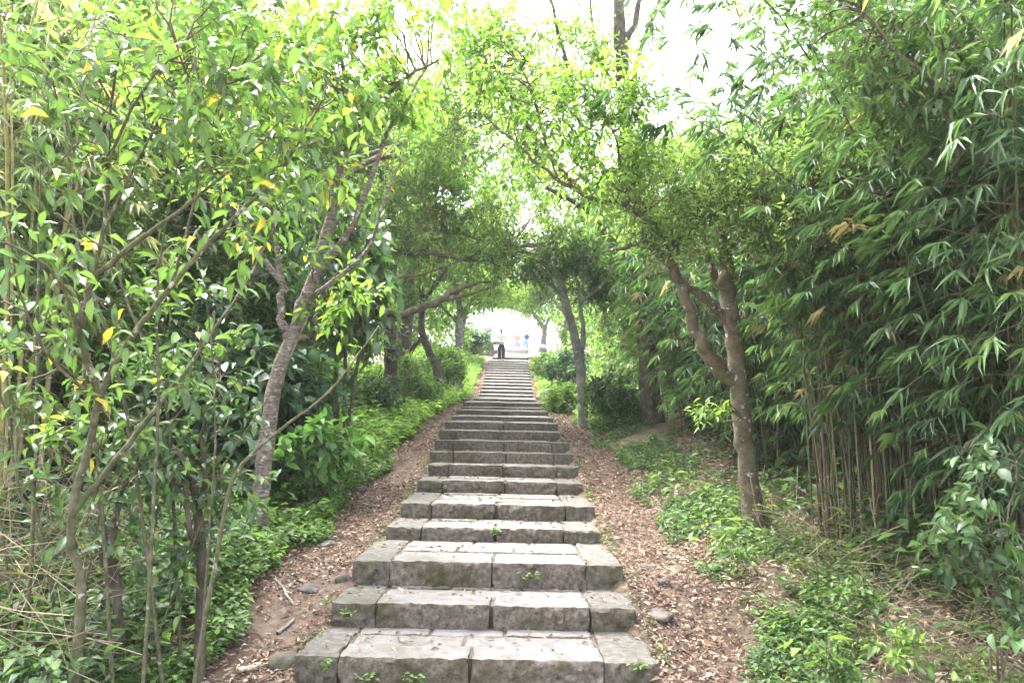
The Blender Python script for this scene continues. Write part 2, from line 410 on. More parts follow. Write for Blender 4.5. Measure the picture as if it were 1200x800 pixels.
# ------------------------------------------------------------------ the stone stairway
def stone_block(size, center, seg, rough, seed, mats, parent, name, roll=0., top_mat=1, round_=.012, face=.008, slope=0., y_ref=0.):
    """box with broken, uneven faces and worn edges; top faces get the second material"""
    sx, sy_, sz_ = size; nx, ny, nz = seg
    V = {}; verts = []; faces = []; mi = []
    def vid(i, j, k):
        key = (i, j, k)
        if key not in V: V[key] = len(verts); verts.append(key)
        return V[key]
    for i in range(nx):
        for k in range(nz):
            faces.append([vid(i, 0, k), vid(i + 1, 0, k), vid(i + 1, 0, k + 1), vid(i, 0, k + 1)]); mi.append(0)
        for j in range(ny):
            faces.append([vid(i, j, nz), vid(i + 1, j, nz), vid(i + 1, j + 1, nz), vid(i, j + 1, nz)]); mi.append(top_mat)
    for j in range(ny):
        for k in range(nz):
            faces.append([vid(0, j + 1, k), vid(0, j, k), vid(0, j, k + 1), vid(0, j + 1, k + 1)]); mi.append(0)
            faces.append([vid(nx, j, k), vid(nx, j + 1, k), vid(nx, j + 1, k + 1), vid(nx, j, k + 1)]); mi.append(0)
    for i in range(nx):
        for k in range(nz):
            faces.append([vid(i + 1, ny, k), vid(i, ny, k), vid(i, ny, k + 1), vid(i + 1, ny, k + 1)]); mi.append(0)
    co = []
    cr, sr = math.cos(roll), math.sin(roll)
    for (i, j, k) in verts:
        x = (i / nx - .5) * sx; y = (j / ny - .5) * sy_; z = (k / nz - 1) * sz_
        p = Vector((x * 5 + seed * 3.7, y * 5, z * 5))
        nv = Vector((mnoise.noise(p * 1.6), mnoise.noise(p * 1.6 + Vector((9, 3, 1))), mnoise.noise(p * 1.6 + Vector((4, 7, 2)))))
        n2 = mnoise.noise(p * 4.3 + Vector((2, 2, 2)))
        if j == 0: y += -face * (.35 + .9 * math.sin(math.pi * min(1, max(0, k / nz)))) * (1 if 0 < k < nz else 0) - rough * (.5 * nv.y + .75 * n2 + .55 * mnoise.noise(p * 7.5)) * (1 if k < nz else .35)
        if k == nz: z += rough * .22 * nv.z
        if i in (0, nx): x += rough * .5 * nv.x
        edge = (j == 0) + (k == nz) + (i in (0, nx)) + (j == ny)
        if edge >= 2:
            if j == 0: y += round_ * .4
            if k == nz: z -= round_ * .5 * (1 + n2)
            if i == 0: x += round_ * .4
            if i == nx: x -= round_ * .4
        z += slope * (center[1] + y - y_ref)
        co.append((center[0] + x * cr + z * sr, center[1] + y, center[2] - x * sr + z * cr))
    me = bpy.data.meshes.new(name); me.from_pydata(co, [], faces)
    for m in mats: me.materials.append(m)
    me.polygons.foreach_set('material_index', mi)
    me.update()
    me.polygons.foreach_set('use_smooth', np.ones(len(faces), bool))
    try: me.set_sharp_from_angle(angle=math.radians(50))
    except Exception: pass
    o = bpy.data.objects.new(name, me); COL.objects.link(o)
    return adopt(o, parent)
stair = thing('stone_stairway', 'long worn stone stairway climbing straight uphill between the trees', 'stairway', (-.2, 5.2, 0))
ROLL = math.radians(1.1)
mats_s = [M['stone'], M['worn']]; mats_e = [M['mossy'], M['endtop']]
def rr(a, b): return random.uniform(a, b)
for n, (cx, y0, z1, w, d) in enumerate(ST):
    nxt = ST[n + 1][1] if n + 1 < len(ST) else y0 + 1.0
    depth = min(nxt - y0 + .15, 1.9 if n < 17 else 1.5)
    landing = nxt - y0 > 2.2
    h = (z1 - ST[n - 1][2] if n else .2) + .05
    h = max(h, .1)
    near = d < 11.5
    slope = (z1 - EYE) / d + (.045 if d > 24 else .02) if d > 12.5 else .012
    cz = z1
    # mortar and rubble core of the step, a little below the stones
    core = stone_block((w - .06, depth - .04, h), (cx, y0 + .05 + depth / 2, cz - .016), (6, 3, 2), .01, n + 50, [M['mortar'], M['mortar']], stair, 'step', ROLL, face=0, slope=slope, y_ref=y0)
    sg = (lambda L, D, H: (max(3, int(L / (.022 if d < 9.5 else .04))), max(3, int(D / .06)), 8)) if near else (lambda L, D, H: (max(3, int(L / .12)), 2, 2))
    ew = rr(.27, .36); ew2 = rr(.27, .36); gap = rr(.016, .036) if near else .02
    if not 1 < n < 12: ew = ew2 = .28
    xm = cx + rr(-.08, .08); fd = rr(.3, .36)
    xl, xr_ = cx - w / 2, cx + w / 2
    def put(x0, x1, ya, yb, hh, mats, name='stone', dz=0., top=1, face=.006, rgh=None):
        xc = (x0 + x1) / 2
        stone_block((x1 - x0, yb - ya, hh), (xc, (ya + yb) / 2, cz - (xc - cx) * math.sin(ROLL) + dz), sg(x1 - x0, yb - ya, hh),
                    rgh if rgh is not None else (.034 if near else .024), random.random() * 90, mats, core, name, ROLL, top, face=face, slope=slope, y_ref=y0)
    put(xl + ew + .005, xm - gap / 2, y0 + rr(-.012, .012), y0 + fd, h, mats_s, dz=rr(0, .008))
    put(xm + gap / 2, xr_ - ew2 - .005, y0 + rr(-.012, .012), y0 + fd, h, mats_s, dz=rr(-.004, .006))
    put(xl, xl + ew, y0 + rr(-.01, .02), y0 + (depth if near else fd), h, mats_e, dz=-.002, face=.004)
    put(xr_ - ew2, xr_, y0 + rr(-.01, .02), y0 + (depth if near else fd), h, mats_e, dz=-.003, face=.004)
    # further rows of paving on the tread
    ya = y0 + fd + .012; row = 0
    while ya < y0 + depth - .1 and row < 6:
        yb = min(ya + rr(.2, .3), y0 + depth); row += 1
        if d < 13:
            k = random.choice([2, 3, 3]); cuts = sorted([xl + ew + .012] + [xl + ew + (w - ew - ew2) * ((i + 1) / k + rr(-.06, .06)) for i in range(k - 1)] + [xr_ - ew2 - .012])
        else:
            cuts = [xl + .01, cx + rr(-.2, .2), xr_ - .01]
        for u, v in zip(cuts[:-1], cuts[1:]):
            put(u + .008, v - .008, ya, yb - .014, .08, mats_s, 'paving_stone', dz=rr(-.012, .004), face=0, rgh=.012)
        ya = yb

# ------------------------------------------------------------------ plants: generic builders
def in_blob(c, r, n, bias=.45):
    u = rnd_unit(n); rad = R.random(n) ** bias
    return np.array(c)[None] + u * rad[:, None] * np.array(r)[None]
def crown(root, limb_pts, blobs, clumps, twigs, per, L, pal, tpl='diamond', W=.45, mat='leaf', twig_len=.28, clump_r=.3, droop=.25, jit=.25, single=0,
          bark='twig', up=.15, branchlets=True, spread=.9, name='crown', twig_r=.0022, br=.009, bias=.45, odd=None, oddp=0., tgrey=(.12, .1, .07)):
    """foliage in clumps on twigs on branchlets; blobs (centre, radii) in world space"""
    vol = np.array([b[1][0] * b[1][1] * b[1][2] for b in blobs]) ** (2 / 3); vol /= vol.sum()
    which = R.choice(len(blobs), clumps, p=vol)
    C = np.concatenate([in_blob(blobs[k][0], blobs[k][1], 1, bias) for k in which])
    BC = np.array([list(blobs[k][0]) for k in which])
    gzc = ground(C[:, 0], C[:, 1]); C[:, 2] = np.maximum(C[:, 2], gzc + .12)
    outd = unit(C - BC + 1e-3)
    light = 1 + .22 * R.normal(size=clumps)
    base_col = np.clip(pick_cols(clumps, pal, .1) * light[:, None], .005, .8)
    # twigs
    ci = np.repeat(np.arange(clumps), twigs); n = len(ci)
    tp = C[ci] + rnd_unit(n) * (R.random((n, 1)) ** .5) * clump_r * .7
    td = unit(outd[ci] * .5 + rnd_unit(n) * .9 + np.array([0, 0, up]))
    tl = twig_len * R.uniform(.6, 1.3, n)
    te = tp + td * tl[:, None] - np.array([0, 0, 1]) * (droop * .35 * tl)[:, None]
    tcol = np.clip(.65 * base_col[ci] + .35 * pick_cols(n, pal, .15), .005, .8)
    tw = Acc(); sticks(tw, C[ci] * .55 + tp * .45, te, twig_r, np.array(tgrey), mid=tp)
    # leaves along the twigs
    li = np.repeat(np.arange(n), per); m = len(li)
    f = (np.tile(np.arange(per), n) + R.random(m) * .6) / per
    lp = tp[li] + (te - tp)[li] * f[:, None] + R.normal(size=(m, 3)) * L * .12
    side = rnd_unit(m); side = unit(side - td[li] * np.sum(side * td[li], 1, keepdims=True))
    ld = unit(td[li] * (.35 + .5 * f[:, None]) + side * spread - np.array([0, 0, droop]))
    ln = unit(np.array([0, 0, 1.]) + .55 * rnd_unit(m))
    lc = np.clip(tcol[li] * (1 + jit * R.normal(size=(m, 1))), .004, .85)
    if odd is not None:
        k = R.random(m) < oddp; lc[k] = np.array(odd) * R.uniform(.7, 1.15, (k.sum(), 1))
    LL = L * R.uniform(.6, 1.25, m); WW = W * R.uniform(.8, 1.2, m)
    rest = single_leaves(root, tpl, lp, ld, ln, LL, WW, lc, M[mat], single)
    a = Acc(); leaves(a, tpl, lp[rest], ld[rest], ln[rest], LL[rest], WW[rest], lc[rest])
    a.build(name, M[mat], root, 'stuff')
    if branchlets and limb_pts is not None and len(limb_pts):
        lpz = np.array([list(p) for p in limb_pts])
        for k in range(clumps):
            dd = np.linalg.norm(lpz - C[k], axis=1)
            s = lpz[np.argmin(dd + R.random(len(dd)) * .3)]
            if np.linalg.norm(s - C[k]) > 3.2: continue
            mid = (s + C[k]) / 2 + R.normal(size=3) * .07 + np.array([0, 0, .06])
            tube(tw, [s, mid, C[k]], [br, br * .7, twig_r], 4, 3, wob=.01, col=np.array(tgrey))
    tw.build('twigs', M[bark], root, 'stuff')
def limbs(root, trunk, tr, limb_list, bark, name='limb', sides=10, lump=.04, sink=True):
    """trunk: world points; limb_list: [(points, radii)]; returns sample points for branchlets"""
    pts = []
    trunk = [Vector(p) for p in trunk]
    a = Acc(); p = tube(a, trunk, tr, sides + 2, 5, wob=max(tr) * .05, lump=lump); a.build('trunk', M[bark], root); pts += list(p[len(p) // 3:])
    for lp, lr in limb_list:
        a = Acc(); p = tube(a, lp, lr, sides if max(lr) > .03 else 6, 5, wob=max(lr) * .22, lump=lump); a.build(name, M[bark], root); pts += list(p)
    return pts
def rooted(p, sink=.12):
    """a point moved straight down to just below the ground"""
    g = float(ground(p.x, p.y)); return Vector((p.x, p.y, g - sink))
def B(px, py, d, rx, ry=None, rz=None):
    return (P(px, py, d), (rx, ry or rx, rz or rx))
def lerp_r(a, b, n): return list(np.linspace(a, b, n))

# ------------------------------------------------------------------ left: slender pale tree beside the steps
def tree_pale():
    base = rooted(P(306, 625, 8.0))
    t = thing('tree', 'slender leaning tree with pale flaky bark on the left edge of the path', 'tree', base)
    tr = [base] + PT([(305, 605, 8.0), (310, 540, 8.0), (323, 450, 8.0), (343, 392, 8.0)])
    L = [(PT([(343, 395, 8), (358, 350, 8), (374, 300, 8.0), (391, 240, 8.1), (400, 180, 8.2), (408, 120, 8.3), (398, 50, 8.4)]), [.07, .062, .054, .048, .04, .03, .016]),
         (PT([(340, 398, 8), (331, 372, 7.95), (330, 330, 7.9), (322, 270, 7.8), (318, 210, 7.7)]), [.055, .04, .034, .024, .012]),
         (PT([(366, 325, 8), (395, 290, 7.9), (420, 255, 7.9), (452, 160, 7.9), (500, 80, 7.8)]), [.044, .036, .03, .02, .01]),
         (PT([(352, 355, 8), (400, 322, 8.1), (432, 290, 8.2), (450, 235, 8.3), (475, 180, 8.4)]), [.032, .024, .018, .012, .007]),
         (PT([(400, 185, 8.2), (425, 140, 8), (470, 95, 7.8), (515, 70, 7.6)]), [.034, .026, .02, .01]),
         (PT([(349, 398, 8), (360, 394, 7.9)]), [.03, .022]),
         (PT([(330, 330, 7.9), (270, 250, 7.6), (240, 180, 7.4)]), [.03, .02, .01])]
    pts = limbs(t, tr, [.1, .088, .08, .073, .07], L, 'palebark')
    crown(t, pts, [B(330, 60, 7.8, .9, .9, .6), (P(430, 60, 7.8), (.9, .9, .55)), B(480, 30, 7.6, .6, .7, .4), B(270, 170, 7.6, .7), B(340, 180, 7.8, .6), B(250, 40, 7.4, .8), B(390, 330, 8.0, .35),
                    B(420, 110, 7.9, .6, .7, .4)],
          115, 8, 5, .13, [(5, G_['lime']), (4, G_['bright'])], tpl='oval', W=.4, mat='thin', clump_r=.32, droop=.3, single=300, odd=G_['yellow'], oddp=.03)
tree_pale()

# ------------------------------------------------------------------ left foreground: multi-stemmed shrubs with large glossy leaves
def shrub_front():
    base = rooted(P(92, 735, 4.5))
    t = thing('shrub', 'tall many-stemmed shrub with large glossy leaves, some yellow, at the left front', 'shrub', base)
    stems = [
        (PT([(95, 690, 4.5), (83, 640, 4.5), (88, 580, 4.5), (106, 520, 4.5), (116, 470, 4.45), (135, 425, 4.4), (158, 390, 4.35)]), [.029, .027, .026, .024, .022, .02, .018]),
        (PT([(118, 470, 4.45), (95, 390, 4.4), (108, 330, 4.35), (165, 280, 4.3), (220, 240, 4.3), (310, 165, 4.3)]), [.026, .022, .02, .016, .012, .006]),
        (PT([(108, 330, 4.35), (122, 260, 4.3), (126, 190, 4.2), (130, 120, 4.1), (146, 40, 4.0)]), [.018, .014, .012, .009, .005]),
        (PT([(158, 390, 4.35), (200, 335, 4.3), (260, 270, 4.3), (325, 205, 4.3), (372, 130, 4.3)]), [.022, .018, .015, .011, .005]),
        (PT([(126, 190, 4.2), (165, 110, 4.1), (220, 45, 4.0)]), [.01, .008, .004]),
        (PT([(122, 270, 4.3), (160, 190, 4.2), (205, 105, 4.1)]), [.009, .007, .004]),
        (PT([(95, 400, 4.4), (70, 330, 4.2), (20, 290, 4.1), (-30, 280, 4.0)]), [.014, .011, .008, .004]),
        (PT([(86, 600, 4.5), (150, 520, 4.6), (190, 470, 4.6), (245, 395, 4.7), (290, 330, 4.8), (330, 250, 4.8)]), [.022, .019, .017, .013, .01, .005]),
        (PT([(200, 335, 4.3), (220, 270, 4.4), (240, 180, 4.4), (262, 100, 4.4)]), [.011, .009, .007, .004]),
        (PT([(116, 470, 4.45), (60, 420, 4.3), (25, 350, 4.2), (10, 260, 4.1)]), [.014, .011, .008, .004]),
    ]
    rs = random.Random(5)
    for i in range(12):
        bx, by = rs.uniform(20, 250), rs.uniform(690, 760); d0 = rs.uniform(4.3, 5.4); g0 = rooted(P(bx, by, d0), .04)
        tx = bx + rs.uniform(-130, 230); ty = rs.uniform(120, 420); mx, my = bx + (tx - bx) * .35 + rs.uniform(-34, 34), by + (ty - by) * .5
        r0 = rs.uniform(.006, .013)
        stems.append(([g0] + PT([(mx * .6 + bx * .4, my * .5 + by * .5, d0), (mx, my, d0), (mx * .4 + tx * .6 + rs.uniform(-15, 15), my * .5 + ty * .5, d0), (tx, ty, d0 + rs.uniform(-.2, .2))]), [r0 * 1.3, r0 * 1.1, r0, r0 * .7, r0 * .4]))
    pts = limbs(t, [base] + stems[0][0], [.034] + [r * .85 for r in stems[0][1]], [(p, [r * .82 for r in q]) for p, q in stems[1:]], 'greentwig', name='stem', sides=7)
    crown(t, pts, [B(60, 60, 4.1, .3), B(130, 90, 4.1, .34), B(215, 75, 4.1, .34), B(300, 150, 4.3, .36), B(350, 120, 4.4, .35), B(185, 200, 4.3, .34), B(280, 250, 4.4, .34), B(60, 230, 4.2, .34),
                    B(60, 350, 4.3, .32), B(150, 340, 4.4, .3), B(250, 370, 4.6, .25), B(20, 430, 4.3, .3), B(330, 50, 4.5, .36), B(240, 20, 4.2, .35), B(90, 480, 4.6, .3), B(200, 440, 4.8, .3), B(30, 560, 4.5, .25)],
          105, 3, 5, .108, [(4, G_['bright']), (3, G_['lime']), (2.5, G_['mid']), (1.5, G_['blue'])], tpl='oval', W=.4, mat='glossy', clump_r=.2, twig_len=.24, droop=.25, single=300,
          odd=G_['yellow'], oddp=.03, br=.006, jit=.18)
shrub_front()
def shrub_low():
    base = rooted(P(238, 720, 5.3))
    t = thing('shrub', 'dark-stemmed leafy shrub between the dry stalks and the low ground cover', 'shrub', base)
    stems = [(PT([(236, 690, 5.3), (236, 640, 5.3), (232, 600, 5.3), (225, 560, 5.25), (205, 525, 5.2)]), [.034, .032, .03, .026, .02]),
             (PT([(232, 605, 5.3), (240, 560, 5.3), (238, 500, 5.3), (260, 440, 5.4)]), [.022, .018, .012, .006]),
             (PT([(234, 650, 5.3), (222, 620, 5.2), (215, 570, 5.2), (185, 530, 5.1), (170, 440, 5.1)]), [.022, .018, .014, .01, .005]),
             ([rooted(P(150, 735, 5.1))] + PT([(135, 680, 5.1), (128, 640, 5.1), (150, 560, 5.2), (190, 480, 5.3)]), [.03, .028, .024, .016, .008]),
             (PT([(135, 690, 5.1), (120, 660, 5.0), (122, 610, 5.0), (95, 540, 5.0)]), [.02, .017, .012, .006])]
    pts = limbs(t, [base] + stems[0][0], [.04] + stems[0][1], stems[1:], 'darkbark', name='stem', sides=7)
    crown(t, pts, [B(235, 520, 5.3, .3, .3, .28), B(180, 580, 5.1, .3), B(150, 480, 5.2, .35), B(270, 560, 5.4, .2), B(190, 660, 5.1, .28), B(120, 590, 5.0, .3), B(240, 640, 5.3, .2), B(255, 440, 5.4, .3)],
          66, 4, 5, .095, [(3, G_['mid']), (3, G_['blue']), (1.5, G_['bright'])], tpl='oval', W=.44, mat='glossy', clump_r=.18, twig_len=.2, droop=.35, single=300, odd=G_['yg'], oddp=.06, br=.005)
shrub_low()

def simple_plant(name, label, cat, px, py, d, blobs, clumps, twigs, per, L, pal, group=None, stems=4, single=0, bark='twig', stem_r=.012, **kw):
    base = rooted(P(px, py, d), .05)
    t = thing(name, label, cat, base, group)
    a = Acc(); pts = []
    for i in range(stems):
        b = blobs[i % len(blobs)]
        tip = Vector(b[0]) + Vector((rr(-.5, .5) * b[1][0], rr(-.5, .5) * b[1][1], rr(.0, .5) * b[1][2]))
        s = base + Vector((rr(-.06, .06), rr(-.06, .06), 0))
        mid = s.lerp(tip, .5) + Vector((rr(-.1, .1), rr(-.1, .1), .1))
        aa = Acc(); p = tube(aa, [s, mid, tip], [stem_r, stem_r * .7, stem_r * .3], 6, 5, wob=.01); aa.build('stem', M[bark], t); pts += list(p)
    crown(t, pts, blobs, clumps, twigs, per, L, pal, single=single, bark=bark, **kw)
    return t
simple_plant('shrub', 'dark shrub of broad heart-shaped leaves behind the pale-barked tree', 'shrub', 265, 560, 9.3,
             [B(265, 450, 9.4, .6, .6, .55), B(235, 400, 9.4, .5), B(310, 430, 9.8, .45), B(275, 510, 9.2, .5, .4, .4), B(340, 480, 10, .5)], 110, 5, 5, .17,
             [(3, G_['dark']), (3, G_['blue']), (1, G_['mid'])], tpl='oval', W=.75, mat='glossy', droop=.75, clump_r=.28, twig_len=.3, single=300, stem_r=.02)
simple_plant('shrub', 'low plant of broad pale green leaves right of the pale-barked tree foot', 'plant', 372, 545, 9.3,
             [B(372, 515, 9.2, .33, .3, .14), B(345, 535, 9.0, .25, .25, .14), B(400, 530, 9.5, .25, .25, .14)], 26, 4, 4, .16,
             [(3, (.1, .2, .06)), (2, (.13, .25, .06))], tpl='oval', W=.62, mat='leaf', droop=.35, clump_r=.15, twig_len=.18, single=200, up=.4, br=.004, stem_r=.006)
simple_plant('shrub', 'tall thin stems with large drooping leaves under the low arching bough', 'plant', 398, 500, 11.5,
             [B(408, 370, 11.3, .35, .4, .3), B(385, 330, 11, .4), B(430, 325, 11.2, .4, .4, .3), B(400, 270, 11, .4)], 42, 4, 4, .24,
             [(3, G_['mid']), (2, G_['bright']), (2, G_['blue'])], tpl='oval', W=.5, mat='glossy', droop=.8, clump_r=.25, twig_len=.3, single=120, stems=6, bark='greentwig', stem_r=.035)
simple_plant('shrub', 'dark glossy shrub leaning in at the right front beside the bamboo', 'shrub', 1165, 760, 4.9,
             [B(1165, 640, 4.9, .25, .3, .3), B(1190, 560, 4.9, .22), B(1150, 700, 4.8, .22), B(1195, 720, 4.7, .2), B(1120, 640, 5.0, .15)], 24, 4, 5, .1,
             [(3, G_['blue']), (3, G_['mid']), (1, G_['bright'])], tpl='oval', W=.55, mat='glossy', droop=.3, clump_r=.16, twig_len=.18, single=250, stem_r=.009, br=.005)
for lab, px, py, d, s, pal in [('bright green seedling with rounded leaves at the bottom right corner', 1050, 775, 4.75, .13, G_['lime']),
                          ('bushy green seedling standing before the bamboo stems', 1000, 715, 5.4, .15, G_['bright']),
                          ('low leafy sprout left of the bright corner seedling', 975, 790, 4.7, .1, G_['bright'])]:
    simple_plant('seedling', lab, 'plant', px, py + 8, d, [B(px, py - 12, d, s, s, s * .7)], 14, 3, 4, .062, [(2, pal), (1, G_['bright'])], tpl='oval', W=.55, mat='leaf', clump_r=.08, twig_len=.08,
                 single=120, up=.5, group='seedlings by the bamboo', stem_r=.004, br=.003, twig_r=.0012)

# ------------------------------------------------------------------ left: spreading tree whose boughs arch over the steps
def tree_arch():
    base = rooted(P(352, 520, 14.0))
    t = thing('tree', 'spreading dark tree whose long crooked boughs arch over the stairway', 'tree', base)
    tr = [base] + PT([(352, 480, 14), (360, 420, 14), (368, 375, 14), (378, 330, 14), (372, 270, 14.2), (380, 200, 14.4)])
    L = [(PT([(366, 382, 14), (400, 364, 13.9), (440, 370, 13.8), (475, 366, 13.8), (515, 352, 14), (545, 335, 14.3), (575, 330, 14.8)]), [.1, .085, .078, .07, .06, .04, .02]),
         (PT([(515, 352, 14), (540, 348, 14.2), (575, 337, 14.6)]), [.04, .03, .015]),
         (PT([(376, 320, 14), (420, 302, 14), (470, 296, 14.2), (530, 300, 14.6), (580, 310, 15)]), [.08, .065, .055, .04, .02]),
         (PT([(374, 290, 14.1), (430, 272, 14.2), (490, 268, 14.4), (545, 275, 15), (600, 290, 15.5)]), [.07, .06, .05, .035, .02]),
         (PT([(375, 240, 14.3), (430, 190, 14.4), (480, 180, 14.6), (540, 150, 15)]), [.06, .05, .04, .02]),
         (PT([(378, 215, 14.3), (420, 185, 14.5), (500, 165, 15), (560, 170, 15.6)]), [.05, .04, .03, .015]),
         (PT([(440, 370, 13.8), (460, 330, 13.9), (500, 320, 14.2), (555, 300, 14.8)]), [.04, .032, .022, .01]),
         (PT([(372, 270, 14.2), (330, 200, 14), (290, 120, 13.8)]), [.06, .045, .02])]
    pts = limbs(t, tr, [.16, .15, .14, .13, .11, .09, .06], L, 'twig')
    crown(t, pts, [B(480, 290, 14.5, .7, 1, .35), B(560, 300, 15.2, .9, 1.1, .5), B(620, 300, 16, .9, 1, .55), B(670, 310, 16.5, .6, .8, .35), B(540, 250, 15.2, .9, 1, .5), B(610, 250, 16, .9, 1, .55), B(450, 235, 14.5, .7), B(500, 180, 15, .8)],
          215, 9, 8, .10, [(1.2, G_['dark']), (3, G_['mid']), (2, G_['bright']), (1.2, G_['olive']), (1.2, G_['yg'])], tpl='diamond', W=.42, mat='thin', clump_r=.32, twig_len=.3, droop=.2, odd=G_['orange'], oddp=.012, br=.012, single=120)
tree_arch()

# ------------------------------------------------------------------ right: forked tree beside the steps, its crown of small yellow-green leaves
def tree_fork():
    base = rooted(P(884, 625, 8.2))
    t = thing('tree', 'brown forked tree with a cut limb stub, standing between the right path and the bamboo', 'tree', base)
    tr = [base] + PT([(882, 600, 8.2), (877, 550, 8.2), (870, 500, 8.2), (866, 455, 8.2), (861, 410, 8.2), (856, 375, 8.2)])
    L = [(PT([(864, 452, 8.2), (838, 425, 8.1), (820, 395, 8.0), (806, 360, 8.0), (793, 325, 8.0), (782, 305, 8.0)]), [.08, .07, .062, .055, .05, .042]),
         (PT([(853, 378, 8.2), (828, 352, 8.1), (795, 328, 8.02)]), [.05, .045, .04]),
         (PT([(855, 380, 8.2), (853, 340, 8.2), (849, 300, 8.2), (846, 265, 8.25), (870, 235, 8.3), (920, 215, 8.4)]), [.085, .078, .07, .055, .035, .015]),
         (PT([(851, 345, 8.2), (842, 330, 8.25), (832, 310, 8.3), (825, 290, 8.35)]), [.045, .042, .04, .034]),
         (PT([(868, 388, 8.2), (874, 372, 8.15), (878, 360, 8.1)]), [.036, .03, .02]),
         (PT([(785, 308, 8.0), (765, 290, 8.0), (752, 282, 8.0)]), [.05, .045, .04]),
         (PT([(785, 306, 8.0), (790, 285, 8.0), (770, 268, 8.0), (735, 240, 7.95), (700, 235, 7.9), (655, 212, 7.8), (618, 180, 7.7), (560, 130, 7.5)]), [.045, .04, .034, .028, .024, .018, .012, .006]),
         (PT([(735, 240, 7.95), (727, 210, 7.9), (722, 165, 7.8), (700, 120, 7.7), (660, 80, 7.6)]), [.016, .014, .012, .009, .005]),
         (PT([(655, 212, 7.8), (640, 170, 7.7), (625, 110, 7.6), (600, 60, 7.5)]), [.012, .01, .008, .004]),
         (PT([(752, 284, 8.0), (730, 290, 8.0), (705, 295, 8.0)]), [.03, .02, .01]),
         (PT([(790, 290, 8.0), (820, 262, 8.0), (880, 230, 7.7), (950, 225, 7.2)]), [.035, .028, .02, .01])]
    pts = limbs(t, tr, [.122, .107, .098, .095, .094, .086, .08], L, 'brownbark')
    crown(t, pts, [B(960, 205, 7.1, .75, .6, .28), B(880, 235, 7.5, .75, .7, .34), B(790, 235, 8.0, .55, .6, .4), B(1000, 250, 6.9, .42, .4, .12), B(850, 285, 7.6, .5, .4, .12), B(930, 280, 7.2, .42, .4, .16), B(830, 195, 8.2, .5, .6, .3), B(770, 290, 8.0, .3)],
          190, 8, 8, .06, [(4, (.17, .25, .085)), (2, (.25, .32, .13)), (3, G_['bright']), (1, G_['mid'])], tpl='diamond', W=.4, mat='thin', clump_r=.34, twig_len=.3, droop=0., up=.4, bark='twig', bias=.6, single=200)
    # the thin lime leaves on the arching limb
    crown(t, pts, [B(640, 150, 7.7, .5, .8, .35), B(590, 90, 7.5, .5, .8, .3), B(700, 130, 7.8, .5, .8, .4), B(690, 215, 7.9, .4, .5, .2), B(740, 190, 8.0, .3)],
          85, 8, 5, .09, [(4, G_['lime']), (3, G_['bright'])], tpl='oval', W=.4, mat='thin', clump_r=.25, twig_len=.25, droop=.3, single=150, name='lime_crown')
    # a sprig growing straight out of the trunk
    crown(t, [P(868, 488, 8.05)], [B(838, 486, 7.9, .16, .16, .07)], 8, 3, 4, .1, [(1, G_['lime'])], tpl='lance', W=.36, mat='leaf', clump_r=.08, twig_len=.14, droop=.15, single=80, name='sprig')
tree_fork()

